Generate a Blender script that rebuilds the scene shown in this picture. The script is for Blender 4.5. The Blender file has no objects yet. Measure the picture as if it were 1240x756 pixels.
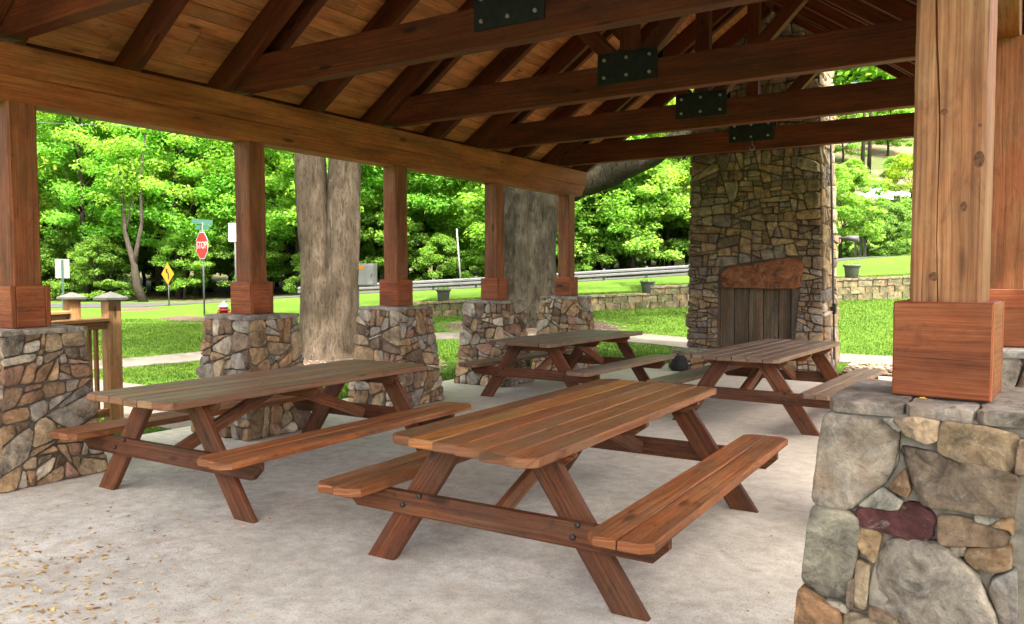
import bpy, math, random
import numpy as np
from mathutils import Vector, Matrix, noise as mnoise

# ------------------------------------------------------------------ camera, world, sun, exposure
scn = bpy.context.scene
col = scn.collection
FPX, YAW, PITCH, ROLL, CH = 962.46, 0.568, 0.0517, -0.0018, 1.55      # fitted from the photograph (1240 px wide)
_cy, _sy = math.cos(YAW), math.sin(YAW)
FW0 = Vector((-_sy, _cy, 0)); RT0 = Vector((_cy, _sy, 0)); UP0 = Vector((0, 0, 1))
FW = FW0 * math.cos(PITCH) - UP0 * math.sin(PITCH)
_up = UP0 * math.cos(PITCH) + FW0 * math.sin(PITCH)
RT = RT0 * math.cos(ROLL) + _up * math.sin(ROLL)
UPV = _up * math.cos(ROLL) - RT0 * math.sin(ROLL)
EYE = Vector((0, 0, CH))
cam_d = bpy.data.cameras.new('camera'); cam = bpy.data.objects.new('camera', cam_d); col.objects.link(cam)
cam_d.sensor_width = 36; cam_d.lens = FPX / 1240 * 36; cam_d.clip_start = 0.05; cam_d.clip_end = 2000
cam.matrix_world = Matrix(((RT.x, UPV.x, -FW.x, 0), (RT.y, UPV.y, -FW.y, 0), (RT.z, UPV.z, -FW.z, CH), (0, 0, 0, 1)))
scn.camera = cam

SUN_EL, SUN_AZ = math.radians(61), math.radians(-38)     # azimuth measured from +X towards +Y
world = bpy.data.worlds.new('World'); scn.world = world; world.use_nodes = True
wn = world.node_tree.nodes; wl = world.node_tree.links
sky = wn.new('ShaderNodeTexSky'); sky.sky_type = 'NISHITA'; sky.sun_disc = False
sky.sun_elevation = SUN_EL; sky.sun_rotation = math.pi / 2 - SUN_AZ
sky.air_density = 0.35; sky.dust_density = 8.0; sky.ozone_density = 0.2
wn['Background'].inputs['Strength'].default_value = 0.15
wl.new(sky.outputs[0], wn['Background'].inputs['Color'])
sun_d = bpy.data.lights.new('sun', 'SUN'); sun = bpy.data.objects.new('sun', sun_d); col.objects.link(sun)
sun_d.energy = 2.0; sun_d.angle = math.radians(0.6); sun_d.color = (1.0, 0.94, 0.84)
TOSUN = Vector((math.cos(SUN_EL) * math.cos(SUN_AZ), math.cos(SUN_EL) * math.sin(SUN_AZ), math.sin(SUN_EL)))
sun.rotation_euler = TOSUN.to_track_quat('Z', 'Y').to_euler()
scn.view_settings.view_transform = 'Standard'; scn.view_settings.look = 'None'
scn.view_settings.gamma = 1.0; scn.view_settings.use_curve_mapping = False
scn.view_settings.exposure = 2.95
try:
    scn.cycles.max_bounces = 10; scn.cycles.diffuse_bounces = 6; scn.cycles.transparent_max_bounces = 8
except Exception:
    pass

rng = random.Random(7)
U = rng.uniform

# ------------------------------------------------------------------ helpers: pixel to place
def ray(px, py): return FW + RT * ((px - 620) / FPX) - UPV * ((py - 378) / FPX)
def on_z(px, py, z=0.0):
    d = ray(px, py); return EYE + d * ((z - CH) / d.z)
def on_y(px, py, y):
    d = ray(px, py); return EYE + d * (y / d.y)
def at_depth(px, py, D): return EYE + ray(px, py) * D
def sd(s, D, z=0.0):                       # lateral / depth in metres to world
    p = RT0 * s + FW0 * D; return Vector((p.x, p.y, z))
def to_sd(x, y): return x * RT0.x + y * RT0.y, x * FW0.x + y * FW0.y
def sm(a, b, x):
    t = min(1, max(0, (x - a) / (b - a))); return t * t * (3 - 2 * t)
def FLOOR(y): return -0.0089 * (y - 4)

# ------------------------------------------------------------------ helpers: objects
def tag(o, label=None, cat=None, group=None, kind=None):
    if label: o['label'] = label
    if cat: o['category'] = cat
    if group: o['group'] = group
    if kind: o['kind'] = kind
    return o
def empty(name, loc, label=None, cat=None, group=None, rz=0.0):
    o = bpy.data.objects.new(name, None); col.objects.link(o)
    o.location = loc; o.rotation_euler = (0, 0, rz); o.empty_display_size = 0.1
    return tag(o, label, cat, group)
def link(name, me, parent=None, loc=None, mat=None, color=None):
    o = bpy.data.objects.new(name, me); col.objects.link(o)
    if mat and not me.materials: me.materials.append(mat)
    if parent: o.parent = parent
    if loc is not None: o.location = loc
    if color is not None: o.color = (color[0], color[1], color[2], 1)
    return o
def mesh(name, verts, faces, smooth=False, uvs=None):
    me = bpy.data.meshes.new(name)
    me.from_pydata([tuple(v) for v in verts], [], faces)
    if smooth: me.polygons.foreach_set('use_smooth', [True] * len(me.polygons))
    if uvs is not None:
        lay = me.uv_layers.new(name='UVMap'); flat = []
        for f in uvs:
            for u in f: flat += [u[0], u[1]]
        lay.data.foreach_set('uv', flat)
    me.update(); return me
def copy_tree(o, parent=None):
    c = o.copy(); col.objects.link(c); c.parent = parent
    for ch in list(o.children): copy_tree(ch, c)
    return c

# ------------------------------------------------------------------ materials
def newmat(name):
    m = bpy.data.materials.new(name); m.use_nodes = True
    nt = m.node_tree; b = nt.nodes['Principled BSDF']; b.inputs['Specular IOR Level'].default_value = 0.3
    return m, nt, nt.nodes, nt.links, b
def ramp(nodes, stops, interp='LINEAR'):
    r = nodes.new('ShaderNodeValToRGB'); r.color_ramp.interpolation = interp
    e = r.color_ramp.elements
    while len(e) < len(stops): e.new(0.5)
    for el, (p, c) in zip(e, stops):
        el.position = p; el.color = (c[0], c[1], c[2], 1) if len(c) == 3 else c
    return r
def mixc(nt, fac, a, b, mode='MIX'):
    n = nt.nodes.new('ShaderNodeMix'); n.data_type = 'RGBA'; n.blend_type = mode
    for s, v in ((0, fac), (6, a), (7, b)):
        if hasattr(v, 'is_output') or isinstance(v, bpy.types.NodeSocket): nt.links.new(v, n.inputs[s])
        elif s == 0: n.inputs[0].default_value = v
        else: n.inputs[s].default_value = (v[0], v[1], v[2], 1)
    return n.outputs[2]
def nmath(nt, op, a, b=None, c=None):
    n = nt.nodes.new('ShaderNodeMath'); n.operation = op
    for i, v in enumerate((a, b, c)):
        if v is None: continue
        if isinstance(v, bpy.types.NodeSocket): nt.links.new(v, n.inputs[i])
        else: n.inputs[i].default_value = v
    return n.outputs[0]
def noise(nt, vec, scale, detail=4, rough=0.55, dist=0.0):
    n = nt.nodes.new('ShaderNodeTexNoise'); n.inputs['Scale'].default_value = scale
    n.inputs['Detail'].default_value = detail; n.inputs['Roughness'].default_value = rough; n.inputs['Distortion'].default_value = dist
    if vec is not None: nt.links.new(vec, n.inputs['Vector'])
    return n.outputs['Fac']
def mapping(nt, vec, scale):
    n = nt.nodes.new('ShaderNodeMapping'); n.inputs['Scale'].default_value = scale
    nt.links.new(vec, n.inputs['Vector']); return n.outputs[0]
def bump(nt, h, b, strength=0.3, dist=0.01):
    n = nt.nodes.new('ShaderNodeBump'); n.inputs['Strength'].default_value = strength; n.inputs['Distance'].default_value = dist
    nt.links.new(h, n.inputs['Height']); nt.links.new(n.outputs[0], b.inputs['Normal'])

def wood(name, dark, mid, light, weather=0.0, wcol=(0.2, 0.17, 0.13), rough=0.65, spread=0.25, knots=True, spec=0.3, bumpd=0.006, grime=0.5, kn=0.55):
    m, nt, N, L, b = newmat(name)
    b.inputs['Specular IOR Level'].default_value = spec
    tc = N.new('ShaderNodeTexCoord'); oi = N.new('ShaderNodeObjectInfo')
    off = N.new('ShaderNodeCombineXYZ'); L.new(nmath(nt, 'MULTIPLY', oi.outputs['Random'], 53.0), off.inputs[0])
    L.new(nmath(nt, 'MULTIPLY', oi.outputs['Random'], 17.3), off.inputs[1])
    va = N.new('ShaderNodeVectorMath'); va.operation = 'ADD'; L.new(tc.outputs['UV'], va.inputs[0]); L.new(off.outputs[0], va.inputs[1])
    v = va.outputs[0]
    # a slow warp bends the grain round the knots
    warp = noise(nt, mapping(nt, v, (1.6, 9, 1)), 1.0, 2)
    sep = N.new('ShaderNodeSeparateXYZ'); L.new(v, sep.inputs[0])
    cmb = N.new('ShaderNodeCombineXYZ'); L.new(sep.outputs[0], cmb.inputs[0])
    L.new(nmath(nt, 'ADD', sep.outputs[1], nmath(nt, 'MULTIPLY', warp, 0.035)), cmb.inputs[1])
    g1 = noise(nt, mapping(nt, cmb.outputs[0], (0.8, 62, 1)), 1.0, 6, 0.65)
    g2 = noise(nt, mapping(nt, cmb.outputs[0], (4, 190, 1)), 1.0, 3, 0.6)
    big = noise(nt, mapping(nt, v, (1.1, 5, 1)), 1.0, 4, 0.6)
    g3 = noise(nt, mapping(nt, v, (14, 40, 1)), 1.0, 5, 0.7)
    grain = nmath(nt, 'ADD', nmath(nt, 'ADD', nmath(nt, 'MULTIPLY', g1, 0.56), nmath(nt, 'MULTIPLY', g2, 0.26)), nmath(nt, 'MULTIPLY', g3, 0.18))
    r = ramp(N, [(0.36, dark), (0.49, mid), (0.62, light)]); L.new(grain, r.inputs[0])
    c = r.outputs[0]
    rb = ramp(N, [(0.3, (0.48, 0.45, 0.42)), (0.68, (1.2, 1.2, 1.2))]); L.new(big, rb.inputs[0])
    c = mixc(nt, 1.0, c, rb.outputs[0], 'MULTIPLY')
    # drying checks: sparse thin dark lines along the grain
    ck = noise(nt, mapping(nt, cmb.outputs[0], (0.9, 75, 1)), 1.0, 2, 0.5); ckr = ramp(N, [(0.27, (1, 1, 1)), (0.33, (0, 0, 0))]); L.new(ck, ckr.inputs[0])
    c = mixc(nt, nmath(nt, 'MULTIPLY', ckr.outputs[0], 0.75), c, (dark[0] * .3, dark[1] * .3, dark[2] * .3))
    if knots:
        vo = N.new('ShaderNodeTexVoronoi'); vo.inputs['Scale'].default_value = 1.0
        L.new(mapping(nt, cmb.outputs[0], (1.9, 6.5, 1)), vo.inputs['Vector'])
        kr = ramp(N, [(0.0, (1, 1, 1)), (0.10, (1, 1, 1)), (0.17, (0, 0, 0))]); L.new(vo.outputs['Distance'], kr.inputs[0])
        sc = N.new('ShaderNodeSeparateColor'); L.new(vo.outputs['Color'], sc.inputs[0])
        keep = nmath(nt, 'GREATER_THAN', sc.outputs[0], kn)
        c = mixc(nt, nmath(nt, 'MULTIPLY', nmath(nt, 'MULTIPLY', kr.outputs[0], keep), 0.8), c, (dark[0] * .3, dark[1] * .3, dark[2] * .3))
    if weather > 0:
        wv = noise(nt, mapping(nt, v, (1.3, 3.5, 1)), 1.0, 6, 0.7)
        wr = ramp(N, [(0.45 - 0.25 * weather, (0, 0, 0)), (0.72 - 0.2 * weather, (1, 1, 1))]); L.new(wv, wr.inputs[0])
        c = mixc(nt, nmath(nt, 'MULTIPLY', wr.outputs[0], min(0.85, 0.45 + weather * 0.4)), c, mixc(nt, g1, (wcol[0] * .55, wcol[1] * .55, wcol[2] * .55), (wcol[0] * 1.5, wcol[1] * 1.5, wcol[2] * 1.5)))
    gn = noise(nt, mapping(nt, v, (5, 11, 1)), 1.0, 6, 0.72, 1.2); gr_ = ramp(N, [(0.30, (0.38, 0.36, 0.34)), (0.46, (1, 1, 1))]); L.new(gn, gr_.inputs[0])
    c = mixc(nt, grime, c, gr_.outputs[0], 'MULTIPLY')
    # uneven stain: parts gone yellow, parts still red
    hu = noise(nt, mapping(nt, v, (2.3, 4.0, 1)), 1.0, 3, 0.6); hr = ramp(N, [(0.38, (1.06, 0.92, 0.84)), (0.62, (0.97, 1.08, 1.12))]); L.new(hu, hr.inputs[0])
    c = mixc(nt, 1.0, c, hr.outputs[0], 'MULTIPLY')
    br = nmath(nt, 'ADD', 1 - spread / 2, nmath(nt, 'MULTIPLY', oi.outputs['Random'], spread))
    c = mixc(nt, 1.0, c, oi.outputs['Color'], 'MULTIPLY')
    hs = N.new('ShaderNodeHueSaturation'); L.new(br, hs.inputs['Value']); L.new(c, hs.inputs['Color'])
    L.new(hs.outputs[0], b.inputs['Base Color'])
    b.inputs['Roughness'].default_value = rough
    bump(nt, grain, b, 0.55, bumpd)
    return m

def stonemat(name, scale=1.0):
    m, nt, N, L, b = newmat(name)
    b.inputs['Specular IOR Level'].default_value = 0.2
    tc = N.new('ShaderNodeTexCoord'); oi = N.new('ShaderNodeObjectInfo')
    off = N.new('ShaderNodeCombineXYZ')
    for i, k in enumerate((31.0, 17.0, 47.0)): L.new(nmath(nt, 'MULTIPLY', oi.outputs['Random'], k), off.inputs[i])
    va = N.new('ShaderNodeVectorMath'); va.operation = 'ADD'; L.new(tc.outputs['Object'], va.inputs[0]); L.new(off.outputs[0], va.inputs[1])
    v = va.outputs[0]
    n1 = noise(nt, v, 7 * scale, 7, 0.65, 0.8); n2 = noise(nt, v, 45 * scale, 8, 0.75); n3 = noise(nt, v, 3.2 * scale, 3, 0.6, 1.5)
    r1 = ramp(N, [(0.30, (0.30, 0.28, 0.26)), (0.48, (0.88, 0.88, 0.88)), (0.70, (1.6, 1.57, 1.5))]); L.new(n1, r1.inputs[0])
    r2 = ramp(N, [(0.25, (0.55, 0.53, 0.5)), (0.6, (1.12, 1.12, 1.12))]); L.new(n2, r2.inputs[0])
    c = mixc(nt, 1.0, oi.outputs['Color'], r1.outputs[0], 'MULTIPLY')
    c = mixc(nt, 0.8, c, r2.outputs[0], 'MULTIPLY')
    # ochre iron staining on part of each stone
    st = ramp(N, [(0.52, (0, 0, 0)), (0.70, (1, 1, 1))]); L.new(n3, st.inputs[0])
    c = mixc(nt, nmath(nt, 'MULTIPLY', st.outputs[0], 0.45), c, (0.30, 0.17, 0.075))
    n4 = noise(nt, v, 16 * scale, 6, 0.7, 1.2); n5 = noise(nt, v, 5.5 * scale, 5, 0.65, 2.5)
    li = ramp(N, [(0.57, (0, 0, 0)), (0.66, (1, 1, 1))]); L.new(n4, li.inputs[0])
    c = mixc(nt, nmath(nt, 'MULTIPLY', li.outputs[0], 0.38), c, (0.50, 0.46, 0.38))
    dk = ramp(N, [(0.34, (1, 1, 1)), (0.44, (0, 0, 0))]); L.new(n5, dk.inputs[0])
    c = mixc(nt, nmath(nt, 'MULTIPLY', dk.outputs[0], 0.55), c, (0.075, 0.068, 0.06))
    L.new(c, b.inputs['Base Color']); b.inputs['Roughness'].default_value = 0.85
    h = nmath(nt, 'ADD', nmath(nt, 'MULTIPLY', n1, 0.55), nmath(nt, 'MULTIPLY', n2, 0.45))
    bump(nt, h, b, 1.0, 0.045 / scale)
    return m

def simple(name, c, rough=0.6, metal=0.0, var=0.25, scale=8.0, bd=0.002, spec=0.3):
    m, nt, N, L, b = newmat(name); b.inputs['Specular IOR Level'].default_value = spec
    tc = N.new('ShaderNodeTexCoord'); n = noise(nt, tc.outputs['Object'], scale, 5, 0.6)
    r = ramp(N, [(0.3, [x * (1 - var) for x in c]), (0.7, [min(1, x * (1 + var)) for x in c])]); L.new(n, r.inputs[0])
    L.new(r.outputs[0], b.inputs['Base Color']); b.inputs['Roughness'].default_value = rough; b.inputs['Metallic'].default_value = metal
    if bd: bump(nt, n, b, 0.4, bd)
    return m

M = {}
M['table'] = wood('weathered_red_brown_wood', (0.065, 0.020, 0.006), (0.21, 0.070, 0.021), (0.36, 0.140, 0.046), weather=0.15, wcol=(0.13, 0.088, 0.055), rough=0.6, grime=0.8, kn=0.35)
M['tabletop'] = wood('worn_tabletop_wood', (0.085, 0.025, 0.008), (0.28, 0.092, 0.027), (0.45, 0.175, 0.056), weather=0.5, wcol=(0.175, 0.118, 0.07), rough=0.55, spec=0.35, grime=0.95, kn=0.35)
M['greytop'] = wood('weathered_sky_grey_tabletop_wood', (0.075, 0.032, 0.013), (0.20, 0.095, 0.042), (0.31, 0.17, 0.085), weather=0.6, wcol=(0.185, 0.148, 0.105), rough=0.5, spec=0.4, grime=0.9, kn=0.35)  # grey is part wear, part sky reflection put into the colour
M['truss'] = wood('dark_stained_truss_wood', (0.050, 0.0105, 0.0028), (0.115, 0.025, 0.006), (0.18, 0.045, 0.011), spread=0.2)
M['beam'] = wood('orange_stained_beam_wood', (0.15, 0.042, 0.010), (0.30, 0.092, 0.022), (0.40, 0.140, 0.038), spread=0.1, bumpd=0.004)
M['post'] = wood('cedar_post_wood', (0.15, 0.050, 0.018), (0.30, 0.115, 0.045), (0.42, 0.185, 0.080), spread=0.1, bumpd=0.004)
M['plinth'] = wood('red_stained_plinth_wood', (0.11, 0.028, 0.009), (0.28, 0.080, 0.026), (0.39, 0.130, 0.048), spread=0.15, knots=True, bumpd=0.003)
M['deck'] = wood('ceiling_deck_wood', (0.34, 0.115, 0.040), (0.55, 0.205, 0.078), (0.66, 0.28, 0.12), spread=0.35)
M['rail'] = wood('yellow_brown_railing_wood', (0.13, 0.062, 0.022), (0.24, 0.125, 0.048), (0.33, 0.19, 0.082), spread=0.15)
M['firedoor'] = wood('dark_mossy_board_wood', (0.045, 0.034, 0.02), (0.12, 0.092, 0.055), (0.21, 0.165, 0.10), spread=0.4)
M['stone'] = stonemat('field_stone')
M['mortar'] = simple('mortar', (0.30, 0.27, 0.21), 0.95, 0, 0.35, 25, 0.008)
M['gapdark'] = simple('deep_mortar', (0.105, 0.086, 0.064), 0.95, 0, 0.35, 25, 0.008)
M['steel'] = simple('black_steel_plate', (0.018, 0.02, 0.018), 0.5, 0.3, 0.3, 12, 0.001)
M['bolt'] = simple('zinc_bolt', (0.34, 0.33, 0.30), 0.4, 0.6, 0.2, 40, 0)
M['darkbolt'] = simple('dark_bolt', (0.06, 0.05, 0.045), 0.5, 0.7, 0.3, 40, 0)
M['galv'] = simple('galvanised_steel', (0.075, 0.077, 0.08), 0.6, 0.0, 0.15, 5, 0)
M['greypaint'] = simple('pale_grey_paint', (0.16, 0.17, 0.155), 0.5, 0, 0.08, 4, 0)
M['greenpost'] = simple('green_sign_post', (0.03, 0.06, 0.045), 0.6, 0, 0.2, 6, 0)
M['red'] = simple('sign_red', (0.27, 0.018, 0.016), 0.45, 0, 0.08, 4, 0)
M['white'] = simple('sign_white', (0.40, 0.40, 0.38), 0.45, 0, 0.05, 4, 0)
M['yellow'] = simple('sign_yellow', (0.42, 0.17, 0.008), 0.45, 0, 0.08, 4, 0)
M['black'] = simple('black_print', (0.015, 0.015, 0.015), 0.5, 0, 0.1, 4, 0)
M['signgreen'] = simple('street_name_green', (0.045, 0.125, 0.09), 0.45, 0, 0.1, 4, 0)
M['hydrant'] = simple('hydrant_red', (0.27, 0.02, 0.018), 0.5, 0, 0.15, 6, 0)
M['pot'] = simple('grey_green_pot', (0.075, 0.08, 0.062), 0.75, 0, 0.2, 9, 0.002)
M['roof'] = simple('roof_shingle', (0.09, 0.08, 0.07), 0.9, 0, 0.3, 6, 0.004)
M['cap'] = simple('copper_green_cap', (0.085, 0.085, 0.075), 0.6, 0, 0.2, 10, 0.001)
M['carwhite'] = simple('car_white', (0.75, 0.76, 0.77), 0.3, 0, 0.03, 2, 0, 0.5)
M['carglass'] = simple('car_glass', (0.03, 0.035, 0.04), 0.1, 0, 0.1, 2, 0, 0.6)
M['rubber'] = simple('rubber', (0.02, 0.02, 0.02), 0.8, 0, 0.2, 8, 0)
M['cable'] = simple('cable', (0.05, 0.05, 0.05), 0.6, 0, 0.1, 8, 0)

def concrete(name, a, b_, stain=True):
    m, nt, N, L, b = newmat(name)
    tc = N.new('ShaderNodeTexCoord'); v = tc.outputs['Object']
    n1 = noise(nt, v, 0.9, 6, 0.6, 0.5); n2 = noise(nt, v, 9, 6, 0.7); n3 = noise(nt, v, 110, 3, 0.7); n4 = noise(nt, v, 2.1, 5, 0.65, 1.0)
    r = ramp(N, [(0.34, a), (0.62, b_)]); L.new(n1, r.inputs[0])
    c = r.outputs[0]
    r2 = ramp(N, [(0.32, (0.74, 0.72, 0.68)), (0.62, (1.06, 1.06, 1.06))]); L.new(n2, r2.inputs[0])
    c = mixc(nt, 1, c, r2.outputs[0], 'MULTIPLY')
    r3 = ramp(N, [(0.34, (0.5, 0.47, 0.43)), (0.47, (1, 1, 1))]); L.new(n3, r3.inputs[0])
    c = mixc(nt, 0.8, c, r3.outputs[0], 'MULTIPLY')
    if stain:
        s = ramp(N, [(0.56, (0, 0, 0)), (0.70, (1, 1, 1))]); L.new(n4, s.inputs[0])
        c = mixc(nt, nmath(nt, 'MULTIPLY', s.outputs[0], 0.35), c, (0.33, 0.22, 0.13))
        n5 = noise(nt, v, 1.4, 5, 0.7, 2.0); s5 = ramp(N, [(0.58, (0, 0, 0)), (0.74, (1, 1, 1))]); L.new(n5, s5.inputs[0])
        c = mixc(nt, nmath(nt, 'MULTIPLY', s5.outputs[0], 0.4), c, (0.20, 0.20, 0.16))
        # the slab turns warmer in colour towards the hearth
        sp = N.new('ShaderNodeSeparateXYZ'); L.new(v, sp.inputs[0])
        wy = N.new('ShaderNodeMapRange'); wy.inputs[1].default_value = 4.0; wy.inputs[2].default_value = 8.0; L.new(sp.outputs[1], wy.inputs[0])
        c = mixc(nt, nmath(nt, 'MULTIPLY', wy.outputs[0], 0.55), c, mixc(nt, n2, (0.38, 0.32, 0.24), (0.54, 0.475, 0.38)))
    L.new(c, b.inputs['Base Color']); b.inputs['Roughness'].default_value = 0.8
    bump(nt, nmath(nt, 'ADD', n2, nmath(nt, 'MULTIPLY', n3, 0.4)), b, 0.35, 0.006)
    return m
M['concrete'] = concrete('floor_concrete', (0.49, 0.465, 0.39), (0.64, 0.615, 0.525))
M['walk'] = concrete('walk_concrete', (0.105, 0.093, 0.077), (0.15, 0.135, 0.112), False)
M['asphalt'] = simple('asphalt', (0.04, 0.04, 0.04), 0.9, 0, 0.2, 3, 0.003)

def grassmat(name, ground=False):
    m, nt, N, L, b = newmat(name)
    g = N.new('ShaderNodeNewGeometry'); v = g.outputs['Position']
    n1 = noise(nt, v, 0.35, 5, 0.6); n2 = noise(nt, v, 3.5, 6, 0.7); n3 = noise(nt, v, 26, 4, 0.7)
    r = ramp(N, [(0.32, (0.034, 0.080, 0.008)), (0.55, (0.060, 0.115, 0.012)), (0.75, (0.105, 0.145, 0.022))]); L.new(nmath(nt, 'ADD', nmath(nt, 'MULTIPLY', n1, 0.5), nmath(nt, 'MULTIPLY', n2, 0.5)), r.inputs[0])
    r2 = ramp(N, [(0.3, (0.55, 0.6, 0.5)), (0.7, (1.3, 1.25, 1.2))]); L.new(n3, r2.inputs[0])
    c = mixc(nt, 1, r.outputs[0], r2.outputs[0], 'MULTIPLY')
    if ground:
        # bare reddish earth and dry slope where the hillside climbs
        sp = N.new('ShaderNodeSeparateXYZ'); L.new(v, sp.inputs[0])
        mr = N.new('ShaderNodeMapRange'); mr.inputs[1].default_value = 4.0; mr.inputs[2].default_value = 6.5; L.new(sp.outputs[2], mr.inputs[0])
        n4 = noise(nt, v, 0.12, 5, 0.7)
        rr = ramp(N, [(0.42, (0.05, 0.065, 0.02)), (0.5, (0.10, 0.085, 0.055)), (0.6, (0.15, 0.075, 0.042))]); L.new(n4, rr.inputs[0])
        c = mixc(nt, mr.outputs[0], c, rr.outputs[0])
        # leaf litter under the woods past the road
        dp = N.new('ShaderNodeVectorMath'); dp.operation = 'DOT_PRODUCT'; L.new(v, dp.inputs[0]); dp.inputs[1].default_value = tuple(FW0)
        ds = N.new('ShaderNodeVectorMath'); ds.operation = 'DOT_PRODUCT'; L.new(v, ds.inputs[0]); ds.inputs[1].default_value = tuple(RT0)
        fm = N.new('ShaderNodeMapRange'); fm.inputs[1].default_value = 40.8; fm.inputs[2].default_value = 42.0; L.new(nmath(nt, 'ADD', dp.outputs['Value'], nmath(nt, 'MULTIPLY', n1, 1.5)), fm.inputs[0])
        fs_ = N.new('ShaderNodeMapRange'); fs_.inputs[1].default_value = 15.0; fs_.inputs[2].default_value = 11.0; L.new(ds.outputs['Value'], fs_.inputs[0])
        rl_ = ramp(N, [(0.35, (0.035, 0.03, 0.015)), (0.6, (0.07, 0.075, 0.025))]); L.new(n2, rl_.inputs[0])
        c = mixc(nt, nmath(nt, 'MULTIPLY', fm.outputs[0], fs_.outputs[0]), c, rl_.outputs[0])
    L.new(c, b.inputs['Base Color']); b.inputs['Roughness'].default_value = 0.9; b.inputs['Specular IOR Level'].default_value = 0.1
    bump(nt, nmath(nt, 'ADD', n3, n2), b, 0.7, 0.03)
    return m
M['lawn'] = grassmat('lawn_turf', True); M['blade'] = grassmat('grass_blades')

def leafmat(name, c1, c2, c3, trans=0.45):
    m, nt, N, L, b = newmat(name)
    g = N.new('ShaderNodeNewGeometry'); oi = N.new('ShaderNodeObjectInfo')
    r = ramp(N, [(0.0, c1), (0.5, c2), (1.0, c3)]); L.new(g.outputs['Random Per Island'], r.inputs[0])
    c = mixc(nt, 1, r.outputs[0], oi.outputs['Color'], 'MULTIPLY')
    b.inputs['Roughness'].default_value = 0.6; b.inputs['Specular IOR Level'].default_value = 0.2
    L.new(c, b.inputs['Base Color'])
    t = N.new('ShaderNodeBsdfTranslucent'); L.new(mixc(nt, 1, c, (1.5, 1.5, 0.7), 'MULTIPLY'), t.inputs['Color'])
    mx = N.new('ShaderNodeMixShader'); mx.inputs[0].default_value = trans
    out = nt.nodes['Material Output']; L.new(b.outputs[0], mx.inputs[1]); L.new(t.outputs[0], mx.inputs[2]); L.new(mx.outputs[0], out.inputs[0])
    return m
M['leaf'] = leafmat('spring_leaves', (0.10, 0.215, 0.03), (0.16, 0.31, 0.045), (0.235, 0.385, 0.08), 0.62)
M['litter'] = leafmat('dry_leaves', (0.24, 0.10, 0.035), (0.58, 0.38, 0.13), (0.75, 0.62, 0.30), 0.05)

def barkmat(name, a, b_, c_):
    m, nt, N, L, b = newmat(name)
    tc = N.new('ShaderNodeTexCoord'); v = tc.outputs['Object']
    n1 = noise(nt, mapping(nt, v, (1, 1, 0.2)), 30, 5, 0.6, 0.9); n2 = noise(nt, v, 1.3, 4, 0.6); n3 = noise(nt, mapping(nt, v, (1, 1, 0.55)), 85, 5, 0.75)
    h = nmath(nt, 'ADD', nmath(nt, 'MULTIPLY', n1, 0.65), nmath(nt, 'MULTIPLY', n3, 0.35))
    r = ramp(N, [(0.38, a), (0.48, b_), (0.62, c_)]); L.new(h, r.inputs[0])
    r2 = ramp(N, [(0.35, (0.72, 0.72, 0.64)), (0.65, (1.15, 1.12, 1.08))]); L.new(n2, r2.inputs[0])
    L.new(mixc(nt, 1, r.outputs[0], r2.outputs[0], 'MULTIPLY'), b.inputs['Base Color']); b.inputs['Roughness'].default_value = 0.95; b.inputs['Specular IOR Level'].default_value = 0.1
    bump(nt, h, b, 1.0, 0.06)
    return m
M['bark'] = barkmat('grey_brown_bark', (0.038, 0.028, 0.020), (0.088, 0.069, 0.050), (0.120, 0.098, 0.074))
M['darkbark'] = barkmat('dark_mossy_bark', (0.012, 0.010, 0.007), (0.036, 0.031, 0.022), (0.055, 0.048, 0.036))
M['mulch'] = simple('mulch', (0.065, 0.042, 0.028), 0.95, 0, 0.5, 30, 0.03)

# ------------------------------------------------------------------ shape builders
def plank_mesh(name, L, W, T, chamf=(0, 0, 0, 0), bev=0.004, jit=0.0015, seg=0.22, seed=0):
    """board along local X, width Y, thickness Z (centred); chamf cuts corners (-x-y, +x-y, +x+y, -x+y)"""
    r = random.Random(seed)
    a, b = L / 2, W / 2
    out = []
    def edge(p, q, n):
        for i in range(n): out.append((p[0] + (q[0] - p[0]) * i / n, p[1] + (q[1] - p[1]) * i / n))
    c0, c1, c2, c3 = chamf
    n = max(1, int(L / seg))
    edge((-a + c0, -b), (a - c1, -b), n)
    if c1: edge((a - c1, -b), (a, -b + c1), 1)
    edge((a, -b + c1), (a, b - c2), 1)
    if c2: edge((a, b - c2), (a - c2, b), 1)
    edge((a - c2, b), (-a + c3, b), n)
    if c3: edge((-a + c3, b), (-a, b - c3), 1)
    edge((-a, b - c3), (-a, -b + c0), 1)
    if c0: edge((-a, -b + c0), (-a + c0, -b), 1)
    out = [(x + r.uniform(-jit, jit), y + r.uniform(-jit, jit)) for x, y in out]
    k = len(out); V = []
    def ring(off, z):
        for x, y in out:
            l = max(1e-6, math.hypot(x, y))
            ox = off if abs(x) > a - 0.09 and abs(x) > a - max(chamf) - 0.01 else 0
            V.append((x - math.copysign(ox, x), y - math.copysign(min(off, abs(y)), y), z))
    t = T / 2
    ring(bev, -t); ring(0, -t + bev); ring(0, t - bev); ring(bev, t)
    F = []; UV = []
    for lv in range(3):
        for i in range(k):
            j = (i + 1) % k
            f = (lv * k + i, lv * k + j, (lv + 1) * k + j, (lv + 1) * k + i); F.append(f)
            e = Vector(V[f[1]]) - Vector(V[f[0]])
            if abs(e.y) > abs(e.x): UV.append([(V[q][1] * 0.35, V[q][2] + 3 + V[q][1] * .1) for q in f])
            else: UV.append([(V[q][0], V[q][2] + V[q][1] + 1) for q in f])
    F.append(tuple(reversed(range(k)))); UV.append([(V[q][0], V[q][1] + 5) for q in F[-1]])
    F.append(tuple(range(3 * k, 4 * k))); UV.append([(V[q][0], V[q][1]) for q in F[-1]])
    return mesh(name, V, F, False, UV)

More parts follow.
